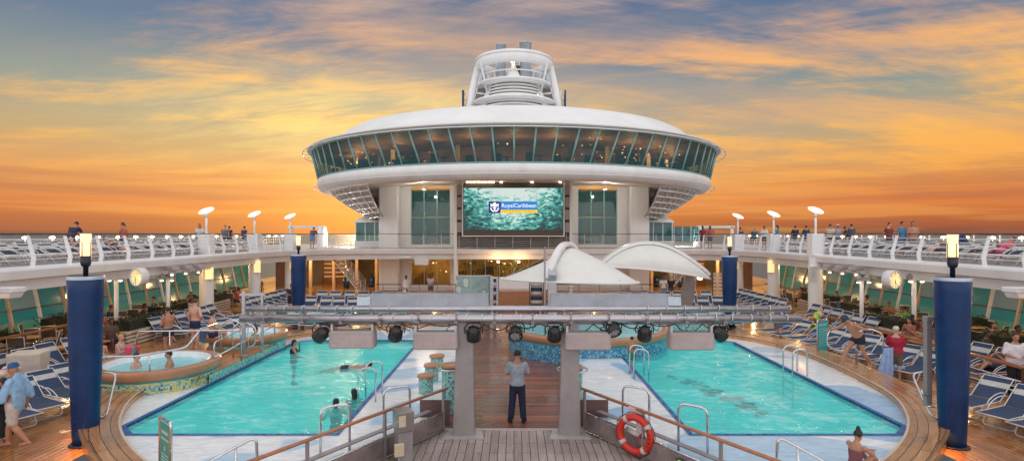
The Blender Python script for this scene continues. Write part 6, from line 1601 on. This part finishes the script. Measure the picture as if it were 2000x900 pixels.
person('seated man in yellow shirt with headscarf behind the right blue column',(17.9,20.4,0),.2,'sit_phone',1.85,'c',1.25,'tshirt',(.75,.40,.03),'shorts',(.05,.05,.07),'k','short')
person('seated woman in orange blouse looking aside, by the right sea windows',(18.1,21.6,0),-.5,'sit_phone',1.75,'a',1.25,'shirt',(.80,.36,.14),'shorts',(.3,.2,.12),'b','short')
# distant walkers
def far(lab,x,y,rz,kind='stand',top='tshirt',tc=(.5,.5,.5),bot='shorts',bc=(.03,.04,.08),skin='b',hair='k',hs='short',z=0,h=1.72,f=1.05,hat=None,group=None):
    return person(lab,(x,y,z),rz,kind,h,skin,f,top,tc,bot,bc,hair,hs,None,False,group,hat)
far('walker in a long white robe passing the far left facade',-7.55,40.0,pi*.5,'walk','long_robe',(.72,.70,.72),None,skin='c')
far('woman in light blouse with long black hair before the far windows',-6.0,41.2,W,'walk','tshirt',(.5,.42,.42),'shorts',(.08,.08,.1),hs='long')
far('person in white top, leftmost of three by the right stairs',10.25,39.4,W,'stand','tshirt',(.62,.58,.56),'shorts',(.2,.2,.22),hair='b',hs='pony')
far('person in black top, middle of three by the right stairs',10.85,39.6,W,'hands_front','tshirt',(.02,.02,.025),'shorts',(.1,.1,.14),skin='a',hair='y',hs='long')
far('man in blue shirt and flowered shorts, rightmost of three by the right stairs',11.8,39.2,-W*.7,'walk','tshirt',(.15,.20,.32),'kneeshorts',(.2,.35,.6),skin='a')
far('photographer in black shirt beside the far left blue column',-12.9,33.2,pi*.2,'hands_front','tshirt',(.02,.02,.02),'shorts',(.015,.015,.02))
far('man standing in red brown top by the left windows beyond the pillars',-17.1,38.5,pi*.3,'stand','tshirt',(.4,.10,.05),'shorts',(.3,.08,.04))
# upper deck
UD=3.5
far('man leaning on the outboard rail of the left upper deck, near the lantern',gx(137,25.3),25.3,W,'lean_rail','tshirt',(.03,.03,.06),'shorts',(.03,.05,.12),z=UD,h=1.76)
far('left person of a pair looking out from the left upper deck',-22.6,gx(450,1)*0+45.5,W,'stand','tshirt',(.03,.03,.06),z=UD)
far('right person of a pair looking out from the left upper deck',-21.5,45.7,W*.9,'stand','tshirt',(.04,.04,.10),z=UD,f=1.2)
far('person in blue shorts leaning by the far corner railing, left upper deck',-15.0,42.6,W,'lean_rail','tshirt',(.10,.12,.18),'shorts',(.10,.25,.6),z=UD)
far('broad man in white shirt standing at the right upper deck rail',19.2,44.0,W,'stand','short_shirt',(.62,.56,.54),'shorts',(.05,.05,.07),z=UD,f=1.35)
far('woman in dark red top, left of a pair by the right davit',14.4,43.8,W,'stand','tshirt',(.20,.03,.04),z=UD,hs='long')
far('woman in pink scarf, right of a pair by the right davit',15.0,43.9,W,'hip','tshirt',(.45,.10,.12),z=UD,hair='b',hs='long')
far('person in green jacket seated before the right davit',18.0,45.6,W,'sit','tshirt',(.03,.10,.09),z=UD+.35)
far('person in teal jacket seated right of the green jacket',19.2,45.8,W,'sit','tshirt',(.03,.13,.17),z=UD+.35,hair='y')
far('person in dark hoodie, leftmost of the seated group on the right upper deck',20.6,42.0,W,'sit','shirt',(.03,.03,.05),z=UD+.45)
far('person in navy hoodie, second of the seated group on the right upper deck',21.2,41.6,W,'sit','shirt',(.03,.05,.10),z=UD+.45)
far('person in pale cap among the seated group on the right upper deck',21.8,38.6,W,'sit','shirt',(.35,.33,.38),z=UD+.45,hat=(.6,.55,.55))
far('person in grey jacket, rightmost of the seated group on the right upper deck',22.6,38.4,W,'sit','shirt',(.07,.08,.11),z=UD+.50)
far('man in navy shirt leaning on the outboard rail, right upper deck',22.9,gx(1645,1)*0+39.0,-W*.8,'lean_rail','tshirt',(.02,.03,.09),z=UD)
far('man in blue patterned shirt standing with a woman, right upper deck',19.35,28.6,.3,'stand','tshirt',(.05,.20,.35),'shorts',(.05,.15,.3),z=UD)
far('long haired woman beside the man in blue patterned shirt, right upper deck',19.75,28.4,-.5,'hands_front','tank',(.5,.25,.18),'shorts',(.3,.2,.15),z=UD,skin='b',hair='b',hs='long')
for i,(x,y,c,lab) in enumerate(((-18.3,26.6,(.10,.05,.05),'sunbather in dark red lying on a lounger, left upper deck'),(-18.4,24.6,(.16,.10,.10),'sunbather in brown lying on a lounger, left upper deck'),
      (18.3,21.8,(.65,.10,.22),'sunbather in pink top lying on a lounger, right upper deck'),(18.2,24.6,(.12,.10,.10),'bare legged sunbather on a lounger, right upper deck'))):
    far(lab,x,y,R(86) if x<0 else R(-86),'recline','tshirt',c,'shorts',c,skin='a' if i!=2 else 'b',z=UD-.06)
t=thing('backpack','large navy backpack standing on a lounger, right upper deck','bag',(20.0,25.6,3.84))
m=MB(); limb(m,[V3(0,0,.1),V3(0,0,.35),V3(.03,0,.62)],[(.26,.2),(.27,.2),(.16,.13)],V3(1,0,0),14); me=remesh(m,'bag',.03,2); me.materials.append(cm((.015,.03,.10))); link('bag_body',me,t)
m=MB(); m.tube([(-.1,-.22,.15),(-.12,-.26,.35),(-.05,-.18,.6)],.02,5); m.build('strap',M['black'],t)
# diners and loungers under the side decks
din=[(-16.6,21.6,'sit_phone',(.06,.04,.04),'woman with long dark hair resting among the left planters','long','b'),(-15.9,22.6,'sit',(.10,.06,.05),'person lounging with a phone by the long left planter','short','c'),
 (-18.9,26.9,'sit',(.02,.04,.12),'man in navy shirt at a table by the left sea windows','short','b'),(-19.6,26.1,'sit',(.35,.12,.08),'person in red brown shirt at the table left of the navy shirt','short','b'),
 (-17.8,27.6,'sit',(.08,.03,.03),'diner in maroon, right of the navy shirt, left side','bob','c'),(-18.7,33.2,'sit_phone',(.30,.14,.10),'diner with bare shoulders at a far left table','short','b'),(-18.0,34.6,'sit',(.05,.05,.06),'diner in black beyond the second left pillar','short','b'),(-17.4,36.2,'sit',(.4,.1,.06),'diner in orange red by the far left windows','bob','b'),
 (15.8,22.9,'sit_phone',(.30,.12,.09),'woman in bikini top sitting by the right planter and white post','long','b'),(16.4,19.9,'sit',(.05,.04,.03),'person with bun resting among the right loungers','bun','c'),(17.6,19.4,'sit',(.10,.05,.04),'person in dark patterned top reading by the right bench','short','c'),
 (18.6,24.2,'sit',(.01,.13,.05),'man in green shirt at a right table, nearest the camera','short','c'),(18.0,26.4,'sit',(.10,.45,.08),'diner in bright green at a right table','short','b'),(18.5,28.3,'sit_phone',(.55,.20,.10),'shirtless looking diner with raised arms by the right windows','short','b'),
 (18.9,33.6,'sit',(.02,.03,.10),'man in navy shirt alone before the right sea windows','short','b'),(18.2,36.4,'sit',(.45,.18,.10),'diner in rust top beyond the right pillar','pony','b'),(17.6,38.0,'sit_phone',(.5,.45,.3),'diner holding a pale bag beyond the first right pillar','bob','a')]
for i,(x,y,k,c,lab,hs,sk) in enumerate(din): far(lab,x,y,LR.uniform(-2.4,2.4),k,'tshirt',c,'shorts',(.04,.04,.06),skin=sk,hs=hs)
far('bather lying on a dark lounger with bare feet up, behind the right column',14.9,18.0,R(-75),'recline','tank',(.06,.05,.05),'shorts',(.05,.05,.08),skin='b')
far('sunbather in a lime towel on the lounger row by the right pillars',14.3,27.6,R(-70),'recline','tank',(.4,.7,.1),'shorts',(.5,.12,.1),skin='a')

bpy.data.scenes.remove(TMP)

TMP=bpy.data.scenes.new('work')
ex=[(18.6,40.5,'teal','woman in teal top at the right upper rail, between the second and third pillars',(.03,.30,.32),'long'),(19.4,35.2,'cream','man in cream shirt strolling on the right upper deck behind the second pillar',(.55,.48,.38),'short'),
(20.6,31.5,'maroon','man in maroon shirt walking among the right upper loungers',(.22,.03,.03),'short'),(-19.2,35.0,'white','woman in white top walking among the left upper loungers',(.6,.58,.55),'long'),(-20.4,40.5,'grey','man in grey shirt standing far back on the left upper deck',(.15,.16,.18),'short'),(-20.8,30.5,'coral','woman in coral top walking on the left upper deck',(.55,.16,.10),'pony')]
for i,(x,y,_,lab,c,hs) in enumerate(ex): far(lab,x,y,LR.uniform(-3,3),'walk','tshirt',c,'shorts',(.05,.06,.10),skin='ab'[i%2],hair='kb'[i%2],hs=hs,z=UD)
ex=[(16.7,24.0,(.30,.04,.05),'woman in red top seated just behind the right planters','long'),(17.5,30.6,(.10,.20,.35),'man in slate blue shirt at a right table mid way along','short'),(19.3,31.4,(.5,.42,.30),'diner in beige shirt by the right windows mid way along','short'),(17.2,22.0,(.04,.04,.05),'man in black shirt seated at the right bench','short'),
(-17.4,24.2,(.45,.10,.05),'man in rust shirt seated behind the near left planters','short'),(-17.0,30.2,(.5,.40,.28),'woman in sand coloured top at a left table mid way along','bob'),(-19.2,30.6,(.06,.12,.25),'man in blue shirt by the left windows mid way along','short'),(-15.3,20.7,(.30,.20,.05),'woman in mustard top seated by the left bench table','long')]
for i,(x,y,c,lab,hs) in enumerate(ex): far(lab,x,y,LR.uniform(-2.4,2.4),'sit','tshirt',c,'shorts',(.04,.04,.06),skin='bac'[i%3],hair='kb'[i%2],hs=hs)
bpy.data.scenes.remove(TMP)
